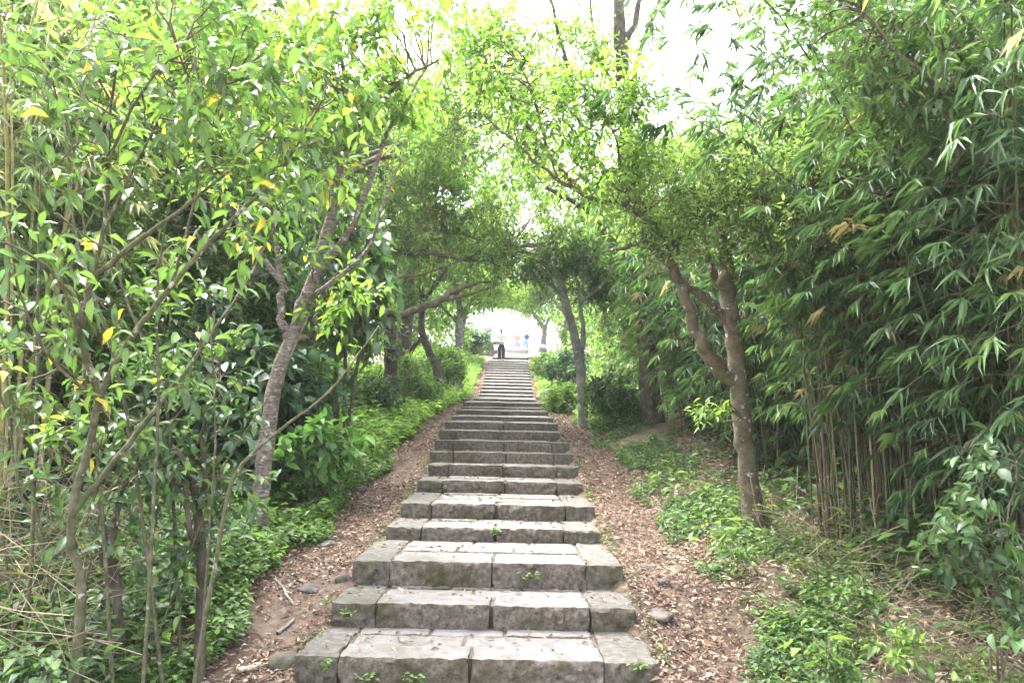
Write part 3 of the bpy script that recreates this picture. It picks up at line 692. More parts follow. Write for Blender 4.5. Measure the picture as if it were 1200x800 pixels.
# ------------------------------------------------------------------ bamboo clumps on the right, and a pale one on the left
def bamboo(label, cx, cy, rx, ry, culms, fans, height, lean, pal, L=.17, single=0, group='bamboo clumps along the right side', zlo=.14, culm_cols=None, per=7, spread=1.0, rad=(.009, .018)):
    base = G(cx, cy)
    t = thing('bamboo_clump', label, 'bamboo', base, group)
    lean = np.array(lean)
    cc = culm_cols or [(.09, .1, .045), (.15, .125, .075), (.06, .075, .038), (.22, .17, .11), (.08, .09, .04), (.11, .075, .05)]
    tw = Acc(); fp = []; fd = []
    per_culm = max(1, fans // culms)
    shared = []
    for i in range(culms):
        an = R.random() * 2 * np.pi; q = R.random() ** .5
        bx, by = cx + rx * q * math.cos(an), cy + ry * q * math.sin(an)
        b = np.array(G(bx, by)) - np.array([0, 0, .05])
        h = height * R.uniform(.7, 1.1)
        l = lean + np.append(R.normal(size=2) * .22, 0) + .18 * np.array([(bx - cx) / rx, (by - cy) / ry, 0])
        tt = np.linspace(0, 1, 9)
        path = b[None] + np.outer(tt, [0, 0, h]) + np.outer(.15 * tt + .5 * tt ** 2.4, l) * h - np.outer(tt ** 4 * .28 * np.linalg.norm(l[:2]), [0, 0, h])
        r0 = R.uniform(*rad)
        a = Acc()
        col = np.array(cc[R.integers(len(cc))]) * R.uniform(.7, 1.25)
        tube(a, path, np.linspace(r0, r0 * .25, 9), 6, 1, col=col)
        # nodes: slim rings on the lower culm
        for k in range(1, 7):
            z = .1 + .28 * k
            p = b + np.array([0, 0, z]) + l * (.15 * z / h + .5 * (z / h) ** 2.4) * h
            tube(a, [p, p + np.array([0, 0, .012])], [r0 * 1.25, r0 * 1.18], 6, 1, col=col * 1.5)
        a.build('culm', M['culm'], t)
        ts = R.beta(1.5, 1.3, per_culm) * (1 - zlo) + zlo
        p = np.stack([np.interp(ts, tt, path[:, k]) for k in range(3)], 1)
        d = unit(np.stack([R.normal(size=per_culm), R.normal(size=per_culm), R.normal(size=per_culm) * .35 + .1], 1) + l[None] * 1.3)
        ln = R.uniform(.15, .95, per_culm) * (.45 + .55 * np.sin(np.pi * np.clip(ts, .1, .95))) * spread
        e = p + d * ln[:, None] - np.array([0, 0, 1]) * (ln ** 2 * .35)[:, None]
        sticks(tw, p, e, .0028, np.tile(np.array([.16, .16, .08]), (per_culm, 1)), mid=(p + e) / 2 + np.array([0, 0, .06]))
        fp.append(e); fd.append(unit(d * .8 - np.array([0, 0, .3])))
    fp = np.concatenate(fp); fd = np.concatenate(fd); n = len(fp)
    gz_ = ground(fp[:, 0], fp[:, 1]); keep = fp[:, 2] > gz_ + .35
    fp, fd = fp[keep], fd[keep]; n = len(fp)
    fcol = pick_cols(n, pal, .2)
    S = unit(np.cross(fd, rnd_unit(n) * .4 + np.array([0, 0, 1.])))
    i = np.repeat(np.arange(n), per); m = len(i)
    ang = np.tile(np.linspace(-1.05, 1.05, per), n) + R.normal(size=m) * .16
    ld = unit(fd[i] * np.cos(ang)[:, None] + S[i] * np.sin(ang)[:, None] - np.array([0, 0, 1]) * R.uniform(.15, .75, (m, 1)))
    lp = fp[i] - fd[i] * (R.random((m, 1)) * .1)
    nr = unit(np.cross(S[i], fd[i]) + .5 * rnd_unit(m)); nr = np.where(nr[:, 2:3] < 0, -nr, nr)
    LL = L * R.uniform(.6, 1.3, m); WW = np.full(m, .108) * R.uniform(.8, 1.3, m)
    lc = np.clip(fcol[i] * (1 + .18 * R.normal(size=(m, 1))), .004, .8)
    rest = single_leaves(t, 'lance', lp, ld, nr, LL, WW, lc, M['bamboo'], single)
    a = Acc(); leaves(a, 'diamond', lp[rest], ld[rest], nr[rest], LL[rest], WW[rest], lc[rest]); a.build('foliage', M['bamboo'], t, 'stuff')
    tw.build('twigs', M['culm'], t, 'stuff')
DKB = [(3, (.06, .118, .052)), (3, (.082, .152, .06)), (1.5, (.13, .215, .08)), (.25, (.34, .28, .17))]
MDB = [(3, (.08, .15, .055)), (3, (.11, .19, .065)), (2, (.15, .24, .08)), (.35, (.36, .3, .18))]
bamboo('tall dark bamboo clump at the right edge, its fans of leaves hanging closest', 4.15, 6.2, .7, .6, 44, 4200, 6.0, (-.10, -.12, 0), DKB, single=300, L=.18, spread=.95, zlo=.1)
bamboo('dense bamboo clump with many bare tan culms, right of the forked tree', 3.75, 7.8, .95, .6, 160, 4200, 5.6, (-.07, -.05, 0), DKB, single=300, zlo=.24, L=.17, spread=.62, rad=(.006, .014))
bamboo('dark bamboo clump directly behind the forked tree', 3.95, 10.9, 1.0, 1.0, 60, 3600, 5.0, (-.10, -.06, 0), DKB, single=200, L=.18)
bamboo('bamboo clump with drooping lighter leaves beyond the forked tree', 3.5, 13.8, .9, 1.2, 50, 3800, 4.6, (-.12, -.05, 0), MDB, L=.18)
bamboo('far bamboo clump next to the double-stemmed tree', 3.9, 18.0, .9, 1.5, 40, 3200, 4.8, (-.09, -.04, 0), MDB, L=.2)
bamboo('tall bamboo clump filling the back behind the dense culms', 6.3, 9.6, 1.0, 1.4, 40, 3400, 7.0, (-.06, -.06, 0), DKB, L=.2)
bamboo('tall bamboo clump arching above the right edge of the view', 5.9, 6.9, .8, .9, 34, 2100, 7.0, (-.12, -.06, 0), DKB, L=.2)
bamboo('pale yellow bamboo clump behind the glossy shrub at the left', -5.4, 8.2, .9, 1.0, 30, 1300, 6.5, (.1, -.1, 0), [(3, (.14, .22, .08)), (3, (.2, .27, .11)), (1, (.36, .34, .2))],
       group=None, L=.2, culm_cols=[(.4, .34, .14), (.32, .3, .14), (.45, .4, .2)], rad=(.016, .03))

# trunk at the right edge with tan knotted limbs through the bamboo
def tree_tan():
    base = rooted(P(1203, 640, 6.0))
    t = thing('tree', 'tan knotty trunk with bare crooked limbs rising through the bamboo at the right edge', 'tree', base)
    tr = [base] + PT([(1200, 520, 6.0), (1196, 430, 6.0), (1192, 330, 6.0), (1190, 230, 6.0), (1182, 150, 6.05), (1186, 60, 6.1), (1180, -60, 6.2)])
    L = [(PT([(1186, 215, 6.0), (1150, 190, 5.8), (1116, 158, 5.6), (1110, 120, 5.5), (1098, 98, 5.5), (1062, 70, 5.5), (1030, 35, 5.5), (1004, 5, 5.5)]), [.022, .021, .021, .016, .02, .014, .01, .006]),
         (PT([(1116, 158, 5.6), (1122, 185, 5.65), (1115, 200, 5.7)]), [.018, .015, .01]),
         (PT([(1098, 98, 5.5), (1110, 70, 5.5), (1130, 30, 5.5)]), [.03, .02, .01]),
         (PT([(1180, 140, 6.05), (1100, 130, 6.2), (1020, 112, 6.3), (1004, 78, 6.3), (980, 48, 6.3), (935, 22, 6.3)]), [.02, .018, .015, .016, .011, .006])]
    pts = limbs(t, tr, [.065, .058, .05, .046, .042, .04, .034, .022], L, 'tanbark', lump=.14)
    crown(t, pts, [B(1000, 40, 5.6, .4), B(1090, 60, 5.5, .45), B(1060, 120, 5.7, .4)], 60, 6, 5, .11, [(2, G_['mid']), (2, G_['bright'])], mat='leaf', W=.3, clump_r=.22, droop=.3)
tree_tan()

# ------------------------------------------------------------------ tall light-green tree and the other trees along the way
def tree_generic(label, px, py, d, trunk, tr, limb_list, blobs, clumps, twigs, per, L, pal, bark='darkbark', group=None, **kw):
    base = rooted(P(px, py, d))
    t = thing('tree', label, 'tree', base, group)
    pts = limbs(t, [base] + PT(trunk), tr, [(PT(l), r) for l, r in limb_list], bark)
    crown(t, pts, blobs, clumps, twigs, per, L, pal, **kw)
LIMEP = [(4, G_['lime']), (3, G_['bright']), (1, G_['yg'])]
tree_generic('tall dark-trunked tree with a thin lime canopy against the white sky', 768, 500, 15,
             [(760, 440, 15), (752, 340, 15), (740, 270, 15), (735, 200, 15), (733, 130, 15), (727, 50, 15), (722, -60, 15)], [.2, .18, .16, .15, .14, .13, .12, .08],
             [([(734, 150, 15), (745, 80, 15.2), (765, 20, 15.4), (790, -40, 15.5)], [.06, .05, .035, .02]), ([(727, 60, 15), (745, 20, 15), (752, -50, 15)], [.07, .06, .04]),
              ([(738, 240, 15), (690, 170, 14.6), (660, 60, 14.2), (640, -20, 14)], [.06, .05, .035, .02]), ([(740, 260, 15), (680, 225, 14.5), (620, 150, 14), (570, 60, 13.5)], [.06, .05, .035, .015]),
              ([(750, 320, 15), (690, 250, 14.5), (640, 220, 14)], [.06, .05, .03]), ([(733, 120, 15), (700, 60, 15.2), (690, -20, 15.3)], [.05, .035, .02])],
             [B(690, 60, 14.8, 1.1, 1.2, .7), B(600, 110, 14, 1.2, 1.2, .7), B(640, 190, 14.2, 1.0, 1.2, .5), B(560, 50, 13.6, 1.0, 1.2, .6), B(720, 200, 15, .8), B(520, 150, 14.0, .9), B(790, 190, 15.2, .8, .8, .5), B(820, 170, 15.5, .7, .8, .5), B(680, 250, 14.6, .8, 1, .4)],
             240, 9, 6, .12, LIMEP, mat='thin', W=.46, clump_r=.4, twig_len=.35, droop=.3, single=0)
tree_generic('double-stemmed grey tree by the right path, halfway up', 683, 492, 16.2,
             [(683, 470, 16.2), (680, 430, 16.2), (672, 390, 16.2), (662, 350, 16.2), (655, 320, 16.2)], [.11, .1, .092, .086, .07, .05],
             [([(680, 430, 16.2), (683, 395, 16.2), (680, 350, 16.1), (690, 300, 16.1)], [.055, .05, .04, .02]), ([(662, 350, 16.2), (640, 330, 16.2), (610, 325, 16.2)], [.05, .035, .015]),
              ([(678, 355, 16.1), (705, 335, 16), (730, 300, 16)], [.04, .03, .015])],
             [B(690, 290, 16.2, 1.0, 1.0, .5), B(640, 315, 16.4, .7, .8, .3), B(730, 310, 16.4, .6, .7, .5), B(700, 340, 16.8, .6, .6, .35)], 130, 8, 8, .1, [(3, G_['mid']), (3, G_['bright']), (1, G_['dark'])], bark='greybark', clump_r=.35, twig_len=.3, W=.42)
tree_generic('ivy-clad straight trunk on the left bank below the arching boughs', 458, 450, 18.5,
             [(458, 430, 18.5), (457, 395, 18.5), (456, 350, 18.5), (460, 290, 18.5), (455, 200, 18.5)], [.16, .15, .145, .14, .12, .08],
             [([(460, 290, 18.5), (500, 220, 18.6), (530, 150, 18.8)], [.08, .06, .03]), ([(456, 330, 18.5), (420, 250, 18.4), (390, 180, 18.4)], [.07, .05, .02])],
             [B(457, 410, 18.4, .2, .2, .6), B(470, 200, 18.6, 1.4, 1.2, .8), B(400, 170, 18.5, 1.2), B(520, 160, 18.9, 1.2), B(440, 280, 18.6, .9, .9, .5)], 230, 9, 7, .13, [(3, G_['mid']), (3, G_['bright']), (1, G_['olive'])], clump_r=.4, twig_len=.35)
tree_generic('bare dark forked trunk leaning over the left bank', 514, 446, 21,
             [(512, 435, 21), (502, 410, 21), (494, 385, 21), (495, 350, 21), (488, 300, 21)], [.12, .11, .1, .09, .07, .04],
             [([(496, 395, 21), (482, 410, 21), (474, 425, 21)], [.06, .06, .05]), ([(495, 355, 21), (520, 320, 21), (550, 280, 21)], [.06, .045, .02])],
             [B(500, 300, 21, 1.2, 1.2, .6), B(550, 270, 21.5, 1.1, 1.1, .6), B(470, 340, 21, .8, .8, .4)], 120, 8, 7, .13, [(3, G_['bright']), (2, G_['mid'])], clump_r=.4, twig_len=.35)
tree_generic('pale grey trunk far up the left bank beside the upper path', 538, 425, 31,
             [(538, 410, 31), (537, 390, 31), (539, 365, 31), (535, 320, 31)], [.16, .15, .14, .13, .08],
             [([(538, 375, 31), (560, 345, 31), (590, 330, 31)], [.08, .06, .03]), ([(537, 380, 31), (510, 350, 31), (490, 320, 31)], [.07, .05, .02])],
             [B(540, 345, 31, 1.3, 1.2, .7), B(580, 340, 32, 1.2, 1.2, .45), B(500, 350, 31, 1.3, 1.2, 1.0), B(540, 290, 31, 2, 2, 1.2)], 170, 9, 7, .17, LIMEP, bark='greybark', mat='thin', clump_r=.5, twig_len=.45)
tree_generic('leaning grey tree beside the pale boulder at the top of the stairs', 637, 408, 55,
             [(637, 400, 55), (638, 388, 55), (632, 376, 55), (624, 366, 55), (612, 352, 55)], [.2, .19, .18, .15, .12, .06],
             [([(638, 390, 55), (644, 370, 55), (655, 345, 55)], [.12, .1, .05]), ([(624, 366, 55), (615, 366, 55), (602, 362, 55)], [.08, .05, .03])],
             [B(615, 352, 55, 2.0, 2, .7), B(650, 345, 55, 2.2, 2, 1.4), B(590, 350, 56, 1.8, 2, .6), B(640, 372, 54, .8, .8, .4)], 150, 9, 7, .24, LIMEP, bark='greybark', mat='thin', clump_r=.6, twig_len=.6, branchlets=False)

# background trees that close the view on both sides; each its own crown and trunk
BGP = {'mid': [(3, G_['mid']), (3, G_['bright']), (1, G_['olive'])], 'lime': LIMEP, 'dark': [(3, G_['dark']), (3, G_['mid']), (1, G_['bright'])], 'yel': [(3, G_['yg']), (3, G_['bright']), (1, G_['olive'])]}
def bg_tree(label, x, y, h, r, kind, clumps=150, L=.15, low=.12, group='trees behind the path edges', mat='leaf'):
    base = G(x, y) - Vector((0, 0, .1)); top = base + Vector((rr(-.6, .6), rr(-.4, .4), h))
    t = thing('tree', label, 'tree', base, group)
    tr = [base, base.lerp(top, .3) + Vector((rr(-.2, .2), 0, 0)), base.lerp(top, .6) + Vector((rr(-.3, .3), 0, 0)), top]
    L_ = []
    for i in range(6):
        s = base.lerp(top, rr(.3, .75)); a = rr(0, 6.28); e = s + Vector((math.cos(a) * r * .8, math.sin(a) * r * .8, rr(.3, 1.2)))
        L_.append(([s, s.lerp(e, .5) + Vector((0, 0, .15)), e], [.06, .045, .02]))
    pts = limbs(t, tr, [.16, .13, .1, .04], L_, random.choice(['darkbark', 'twig', 'greybark']), sides=7)
    blobs = []
    for i in range(7):
        f = low + (1 - low) * i / 6; rad = r * (.75 + .5 * math.sin(math.pi * min(.95, f)))
        c = base.lerp(top, f) + Vector((rr(-.4, .4) * r, rr(-.4, .4) * r, 0)); blobs.append((c, (rad * .8, rad * .8, h / 8)))
    crown(t, pts, blobs, clumps, 9, 7, L, BGP[kind], mat=mat, clump_r=.45, twig_len=.4, W=.44, branchlets=False, bias=.35)
tree_generic('tall light tree rising behind the arching boughs left of the stairs', 470, 440, 25, [(475, 380, 25), (480, 300, 25), (490, 200, 25), (500, 110, 25)], [.25, .22, .2, .15, .08],
             [([(480, 300, 25), (540, 220, 25), (590, 170, 25)], [.12, .09, .04]), ([(485, 260, 25), (430, 190, 25), (400, 130, 25)], [.1, .08, .04]), ([(480, 320, 25), (540, 290, 25), (590, 280, 25)], [.1, .07, .03])],
             [B(430, 180, 25, 1.8), B(520, 190, 25, 1.9), B(590, 240, 25.5, 1.7, 1.7, 1.2), B(480, 270, 25, 1.7, 1.6, 1.1), B(550, 290, 26, 1.5, 1.5, .8), B(500, 110, 25, 2, 2, 1.3), B(620, 180, 26, 1.5)],
             230, 9, 7, .17, [(4, G_['lime']), (2, G_['bright']), (1, G_['yg'])], mat='thin', clump_r=.55, twig_len=.45, group=None)
tree_generic('light tree hanging over the right side of the top steps', 672, 425, 42, [(670, 400, 42), (664, 370, 42), (655, 340, 42), (650, 310, 42)], [.16, .15, .13, .1, .05],
             [([(664, 370, 42), (640, 345, 42), (612, 338, 42)], [.08, .06, .03]), ([(660, 355, 42), (690, 330, 42), (710, 310, 42)], [.08, .06, .03])],
             [B(612, 342, 42, 1.5, 1.5, .6), B(650, 335, 42, 1.6, 1.6, .9), B(690, 345, 42, 1.5, 1.5, 1.5), B(672, 385, 43, 1.0, 1, 1.1), B(662, 375, 44, 1.0, 1, 1.0), B(694, 375, 44, 1.5, 1.2, 1.3), B(668, 400, 44, .9, .9, .6), B(640, 300, 42, 2, 2, 1.2)],
             270, 9, 7, .2, LIMEP, bark='greybark', mat='thin', clump_r=.5, twig_len=.5, branchlets=False)
tree_generic('light tree hanging over the left side of the top steps', 538, 425, 44, [(540, 400, 44), (545, 370, 44), (552, 345, 44), (556, 320, 44)], [.14, .13, .11, .08, .05],
             [([(545, 370, 44), (565, 352, 44), (585, 345, 44)], [.07, .05, .03])],
             [B(570, 346, 44, 1.6, 1.5, .7), B(545, 352, 44, 1.3, 1.3, 1.3), B(530, 385, 45, 1.3, 1.3, 1.2), B(560, 310, 44, 2, 2, 1.2), B(600, 325, 45, 1.6, 1.6, .8)],
             180, 9, 7, .2, LIMEP, bark='greybark', mat='thin', clump_r=.5, twig_len=.5, branchlets=False)
bgs = [
    ('dense green tree behind the pale bamboo at far left', -7.2, 11, 7.5, 1.7, 'mid', 260), ('bushy green tree filling the gap left of the arching tree', -5.0, 12.2, 6.5, 1.5, 'mid', 250), ('low-branched green tree behind the dark broad-leaved shrub', -3.9, 11.2, 5.0, 1.1, 'mid', 200), ('bushy tree between the pale bamboo and the pale-barked tree', -5.2, 9.6, 5.5, 1.2, 'yel', 200),
    ('tall tree closing the left background above the shrubs', -6.6, 15.5, 8.5, 1.8, 'yel', 190), ('dark tree on the bank behind the arching tree', -4.6, 17, 7, 1.5, 'dark', 170),
    ('light green tree on the left bank behind the ivy-clad trunk', -5.4, 21.5, 8.5, 1.9, 'lime', 170), ('mid green tree high on the left bank', -4.9, 27, 8, 1.9, 'mid', 160),
    ('bright tree at the upper left bank', -4.6, 34, 8, 2.0, 'lime', 150), ('light tree beside the low wall at the top', -5.2, 44, 8, 2.2, 'lime', 140),
    ('tall tree far behind the left bank', -10.5, 20, 10, 2.4, 'mid', 170), ('wide tree far behind the left bank', -10, 30, 11, 2.8, 'yel', 160),
    ('green tree between the far bamboo and the double-stemmed tree', 4.3, 22.5, 5.0, 1.4, 'mid', 130), ('mid green tree behind the far bamboo', 4.4, 28, 6, 1.7, 'mid', 160),
    ('bright tree high on the right bank', 4.3, 35, 7.5, 1.9, 'lime', 150), ('light green tree right of the pale boulder', 5.4, 47, 8, 2.2, 'lime', 140),
    ('dark tree behind the bamboo wall', 7.0, 15, 5.5, 1.8, 'dark', 190), ('tree behind the bamboo, further up', 7.5, 22, 6.5, 2.0, 'mid', 170),
    ('broad tree far behind the bamboo', 9.5, 31, 7.5, 2.4, 'mid', 150), ('wide dark tree at the far right behind the bamboo', 8.8, 9.5, 7.5, 2.0, 'dark', 170),
    ('leafy tree at the far left edge', -8.2, 7.2, 7, 1.8, 'yel', 170),
]
for lab, x, y, h, r, k, c in bgs: bg_tree(lab, x, y, h, r, k, c, L=.13 + .0022 * y, mat='thin' if k == 'lime' else 'leaf')

# rounded shrubs up the banks
for lab, px, py, d, r, pal in [
    ('rounded blue-green bush before the double-stemmed tree', 668, 432, 29, .75, [(3, (.08, .16, .08)), (1, (.1, .2, .08))]),
    ('bright yellow-green bush at the foot of the double-stemmed tree', 664, 470, 20, .45, [(3, G_['lime']), (1, G_['bright'])]),
    ('loose green bush right of the double-stemmed tree', 722, 468, 15.5, .55, [(3, G_['mid']), (2, G_['bright'])]),
    ('grey-green bush above the low wall at the top', 556, 398, 47, .95, [(3, (.09, .17, .08)), (1, G_['bright'])]),
    ('light bush between the pale trunk and the upper path', 525, 430, 27, .8, [(3, G_['lime']), (2, G_['bright'])]),
    ('leafy green bush on the left bank under the leaning trunk', 480, 450, 19, .75, [(3, G_['bright']), (2, G_['lime'])]),
    ('dark leafy bush at the foot of the ivy-clad trunk', 430, 470, 15.5, .65, [(3, G_['mid']), (2, G_['dark'])]),
    ('small light bush right of the upper steps', 640, 428, 38, .6, [(3, G_['lime']), (2, G_['bright'])])]:
    simple_plant('bush', lab, 'bush', px, py + r / d * F, d, [B(px, py, d, r, r, r * .8)], 60, 7, 7, .07 + .0028 * d, pal, group='bushes on the banks', mat='leaf', clump_r=.22, twig_len=.2)

# ------------------------------------------------------------------ ground plants, litter, stalks (uncountable: one object each)
def carpet(name, n, sampler, per, L, hgt, pal, mat='leaf', tpl='diamond', W=.6, tilt=.7):
    x, y, sc = sampler(n); n = len(x)
    z = ground(x, y)
    base = np.stack([x, y, z], 1)
    i = np.repeat(np.arange(n), per); m = len(i)
    an = R.random(m) * 2 * np.pi
    hh = hgt * sc[i] * R.uniform(.25, 1, m)
    pos = base[i] + np.stack([np.cos(an) * .4 * hh, np.sin(an) * .4 * hh, hh], 1)
    dr = np.stack([np.cos(an), np.sin(an), R.normal(size=m) * tilt * .6], 1)
    nr = np.array([0, 0, 1.]) + .35 * rnd_unit(m)
    c = np.clip(pick_cols(n, pal, .22)[i] * (1 + .15 * R.normal(size=(m, 1))), .004, .8)
    a = Acc(); leaves(a, tpl, pos, dr, nr, L * sc[i] * R.uniform(.6, 1.3, m), W, c)
    st = Acc()
    sticks(a, base, base + np.stack([R.normal(size=n) * .01, R.normal(size=n) * .01, hgt * sc * .8], 1), .0025, np.array([.08, .12, .03]))
    a.build(name, M[mat], None, 'stuff')
def patch(x, y, s=1.0): return np.sin(x * 2.3 * s + 1.1) * np.sin(y * 1.9 * s + .4) + .6 * np.sin(x * 5.1 * s - y * 3.7 * s) + .3 * np.sin(y * 9.1 + x * 7.7)
def samp_left(n):
    y = 4.2 + R.random(n) ** 1.3 * 12; el, er = edges(y); w = path_width(y, -1)
    s = w - .06 + np.abs(R.normal(size=n)) * .6; x = el - s
    k = (patch(x, y) > -.75); return x[k], y[k], R.uniform(.7, 1.3, k.sum())
carpet('ground_cover_left', 10500, samp_left, 7, .055, .15, [(4, G_['bright']), (2, G_['lime']), (1.5, G_['mid'])])
bpy.data.objects['ground_cover_left'].name = 'ground_cover'
def samp_right(n):
    y = 4.2 + R.random(n) ** 1.2 * 14; el, er = edges(y); w = path_width(y, 1)
    s = w - .12 + np.abs(R.normal(size=n)) * .75; x = er + s
    k = (patch(x + 5, y) > -.1 + .6 * (y < 6.5)); return x[k], y[k], R.uniform(.7, 1.35, k.sum())
carpet('ground_cover', 6500, samp_right, 7, .046, .10, [(3, G_['bright']), (3, G_['mid']), (1, G_['blue'])])
def samp_edge(n):     # weeds hugging the stone ends
    y = 4.6 + R.random(n) * 22; el, er = edges(y); side = R.random(n) < .5
    x = np.where(side, el - R.random(n) * .1, er + R.random(n) * .13)
    k = patch(x * 0, y, 1.7) + .5 * np.where(side, -1, 1) * (y < 8) > .0; return x[k], y[k], R.uniform(.6, 1.1, k.sum())
carpet('edge_weeds', 900, samp_edge, 6, .038, .07, [(3, G_['bright']), (2, G_['mid'])])
def samp_bank(n):
    y = 12 + R.random(n) * 34; el, er = edges(y); s = path_width(y, -1) + R.random(n) ** 1.3 * 3.2; x = el - s
    return x, y, R.uniform(.7, 1.3, n)
carpet('bank_herbs', 9000, samp_bank, 8, .11, .34, [(4, G_['lime']), (4, G_['bright']), (1, G_['mid'])], mat='thin', W=.45)
def samp_bank2(n):
    y = 15 + R.random(n) * 30; el, er = edges(y); s = path_width(y, 1) + R.random(n) ** 1.3 * 3.0; x = er + s
    k = patch(x, y) > -.4
    return x[k], y[k], R.uniform(.6, 1.2, k.sum())
carpet('bank_herbs', 6000, samp_bank2, 8, .1, .24, [(4, G_['lime']), (4, G_['bright']), (1, G_['mid'])], mat='thin', W=.45)
def samp_under(n):
    y = 6 + R.random(n) * 10; s = R.random(n); x = np.where(R.random(n) < .62, -2.9 - s * 4.5, 3.0 + s * 4.5)
    return x, y, R.uniform(.6, 1.5, n)
carpet('undergrowth', 4200, samp_under, 7, .12, .4, [(3, G_['mid']), (3, G_['dark']), (1, G_['bright'])], W=.5)

def samp_ll(n): return R.uniform(-4.0, -2.3, n), R.uniform(4.4, 7.5, n), R.uniform(.5, 1.3, n)
carpet('undergrowth', 1300, samp_ll, 7, .085, .5, [(3, G_['mid']), (2, G_['blue']), (1.5, G_['bright'])], W=.45)
def samp_rr(n):
    x, y = R.uniform(1.75, 4.2, n), R.uniform(4.2, 8.0, n); k = patch(x, y) > -.45
    return x[k], y[k], R.uniform(.6, 1.3, k.sum())
def samp_tall(n):
    x, y = R.uniform(1.6, 4.0, n), R.uniform(4.3, 13, n); k = patch(x, y, .6) > -.2
    return x[k], y[k], R.uniform(.5, 1.5, k.sum())
carpet('undergrowth', 420, samp_tall, 6, .1, .3, [(2, G_['bright']), (2, G_['mid']), (1, G_['yg']), (1, G_['blue'])], W=.42)
def samp_tall_l(n):
    y = R.uniform(5, 15, n); el, er = edges(y); x = el - path_width(y, -1) - .15 - R.random(n) * 1.6
    return x, y, R.uniform(.5, 1.5, n)
carpet('undergrowth', 480, samp_tall_l, 6, .1, .34, [(3, G_['bright']), (1, G_['mid']), (2, G_['lime'])], W=.4)
carpet('ground_cover', 2100, samp_rr, 7, .055, .12, [(3, G_['bright']), (1, G_['mid']), (2, G_['lime'])], W=.55)
def litter(name, n, sampler, L, pal, W, lift=.004, ang=.35, clump=0):
    x, y = sampler(n); n = len(x)
    z = ground(x, y) + .022 + R.random(n) * .02 + lift
    an = R.random(n) * 2 * np.pi
    d = np.stack([np.cos(an), np.sin(an), R.normal(size=n) * ang * .5], 1)
    nr = np.array([0, 0, 1.]) + ang * R.normal(size=(n, 3))
    a = Acc(); leaves(a, 'diamond', np.stack([x, y, z], 1), d, nr, L * R.uniform(.4, 1.4, n), W * R.uniform(.6, 1.5, n), pick_cols(n, pal, .28))
    a.build(name, M['dry'], None, 'stuff')
LIT = [(4, (.26, .178, .128)), (3, (.175, .118, .082)), (3, (.345, .26, .195)), (2, (.11, .08, .06)), (.5, (.36, .19, .1)), (.9, (.46, .39, .33))]
def lit_s(n):
    y = 4 + R.random(n) ** 1.8 * 40; el, er = edges(y); side = R.random(n) < .5
    wl, wr = path_width(y, -1), path_width(y, 1); u = R.random(n)
    x = np.where(side, el - u * (wl + .25), er + u * (wr + .3))
    k = patch(x * .7, y * .7, .9) + R.normal(size=n) * .6 > -.95; return x[k], y[k]
litter('leaf_litter', 62000, lit_s, .05, LIT, .3, ang=.5)
litter('leaf_litter', 5000, lit_s, .078, LIT, .3, ang=.6, lift=.012)
litter('leaf_litter', 26000, lit_s, .03, LIT, .4, ang=.4)
def lit_t(n):
    k = R.integers(2, 16, n); x = np.array([ST[i][0] + (R.random() - .5) * ST[i][3] * .96 for i in k]); y = np.array([ST[i][1] + .05 + R.random() ** .5 * .8 * (ST[i + 1][1] - ST[i][1]) for i in k])
    return x, y, np.array([ST[i][2] - (xx - ST[i][0]) * math.sin(ROLL) for i, xx in zip(k, x)])
def tread_litter():
    x, y, z = lit_t(900); n = len(x); an = R.random(n) * 6.28
    a = Acc(); leaves(a, 'oval', np.stack([x, y, z + .012], 1), np.stack([np.cos(an), np.sin(an), .05 * R.normal(size=n)], 1), np.array([0, 0, 1.]) + .2 * R.normal(size=(n, 3)), R.uniform(.02, .07, n), R.uniform(.25, .45, n), pick_cols(n, LIT, .25))
    a.build('leaf_litter', M['dry'], None, 'stuff')
tread_litter()
def lit_r(n):
    y = 4 + R.random(n) ** 1.4 * 9; el, er = edges(y); x = er + path_width(y, 1) + R.random(n) * 2.2
    return x, y
litter('leaf_litter', 12000, lit_r, .075, [(3, (.4, .32, .24)), (2, (.3, .22, .15)), (2, (.5, .42, .33)), (1, (.18, .13, .09))], .2, lift=.01, ang=.7)
def lit_st(n):
    y = 4.6 + R.random(n) ** 1.5 * 20; el, er = edges(y); x = el + R.random(n) * (er - el); return x, y
# dry stalks and canes: left thicket and right bamboo foot
def stalks(name, n, xr_, yr_, zr, ln, pal, r=.003, flat=.6):
    x = R.uniform(*xr_, n); y = R.uniform(*yr_, n); z = ground(x, y) + R.uniform(*zr, n)
    d = unit(np.stack([R.normal(size=n), R.normal(size=n) * .7, R.normal(size=n) * flat + .25], 1)); l = R.uniform(*ln, n)
    p = np.stack([x, y, z], 1); a_ = p - d * l[:, None] / 2; b_ = p + d * l[:, None] / 2
    for q_ in (a_, b_): q_[:, 2] = np.maximum(q_[:, 2], ground(q_[:, 0], q_[:, 1]) + .01)
    a = Acc(); sticks(a, a_, b_, r * R.uniform(.6, 1.5, n), pick_cols(n, pal, .2), mid=(a_ + b_) / 2 + np.array([0, 0, 1]) * (l * R.normal(size=n) * .06)[:, None])
    a.build(name, M['dry'], None, 'stuff')
TAN = [(3, (.22, .165, .105)), (3, (.3, .235, .16)), (2, (.14, .1, .06)), (.6, (.42, .35, .26))]
stalks('dry_stalks', 380, (-4.0, -2.45), (4.5, 6.4), (.0, 1.1), (.4, 1.3), TAN, .003)
stalks('dry_stalks', 760, (2.3, 4.2), (5.0, 9.0), (.02, .45), (.15, .75), TAN, .0025, flat=.7)
def lit_l(n): return R.uniform(-4.2, -2.2, n), R.uniform(4.3, 7.2, n)
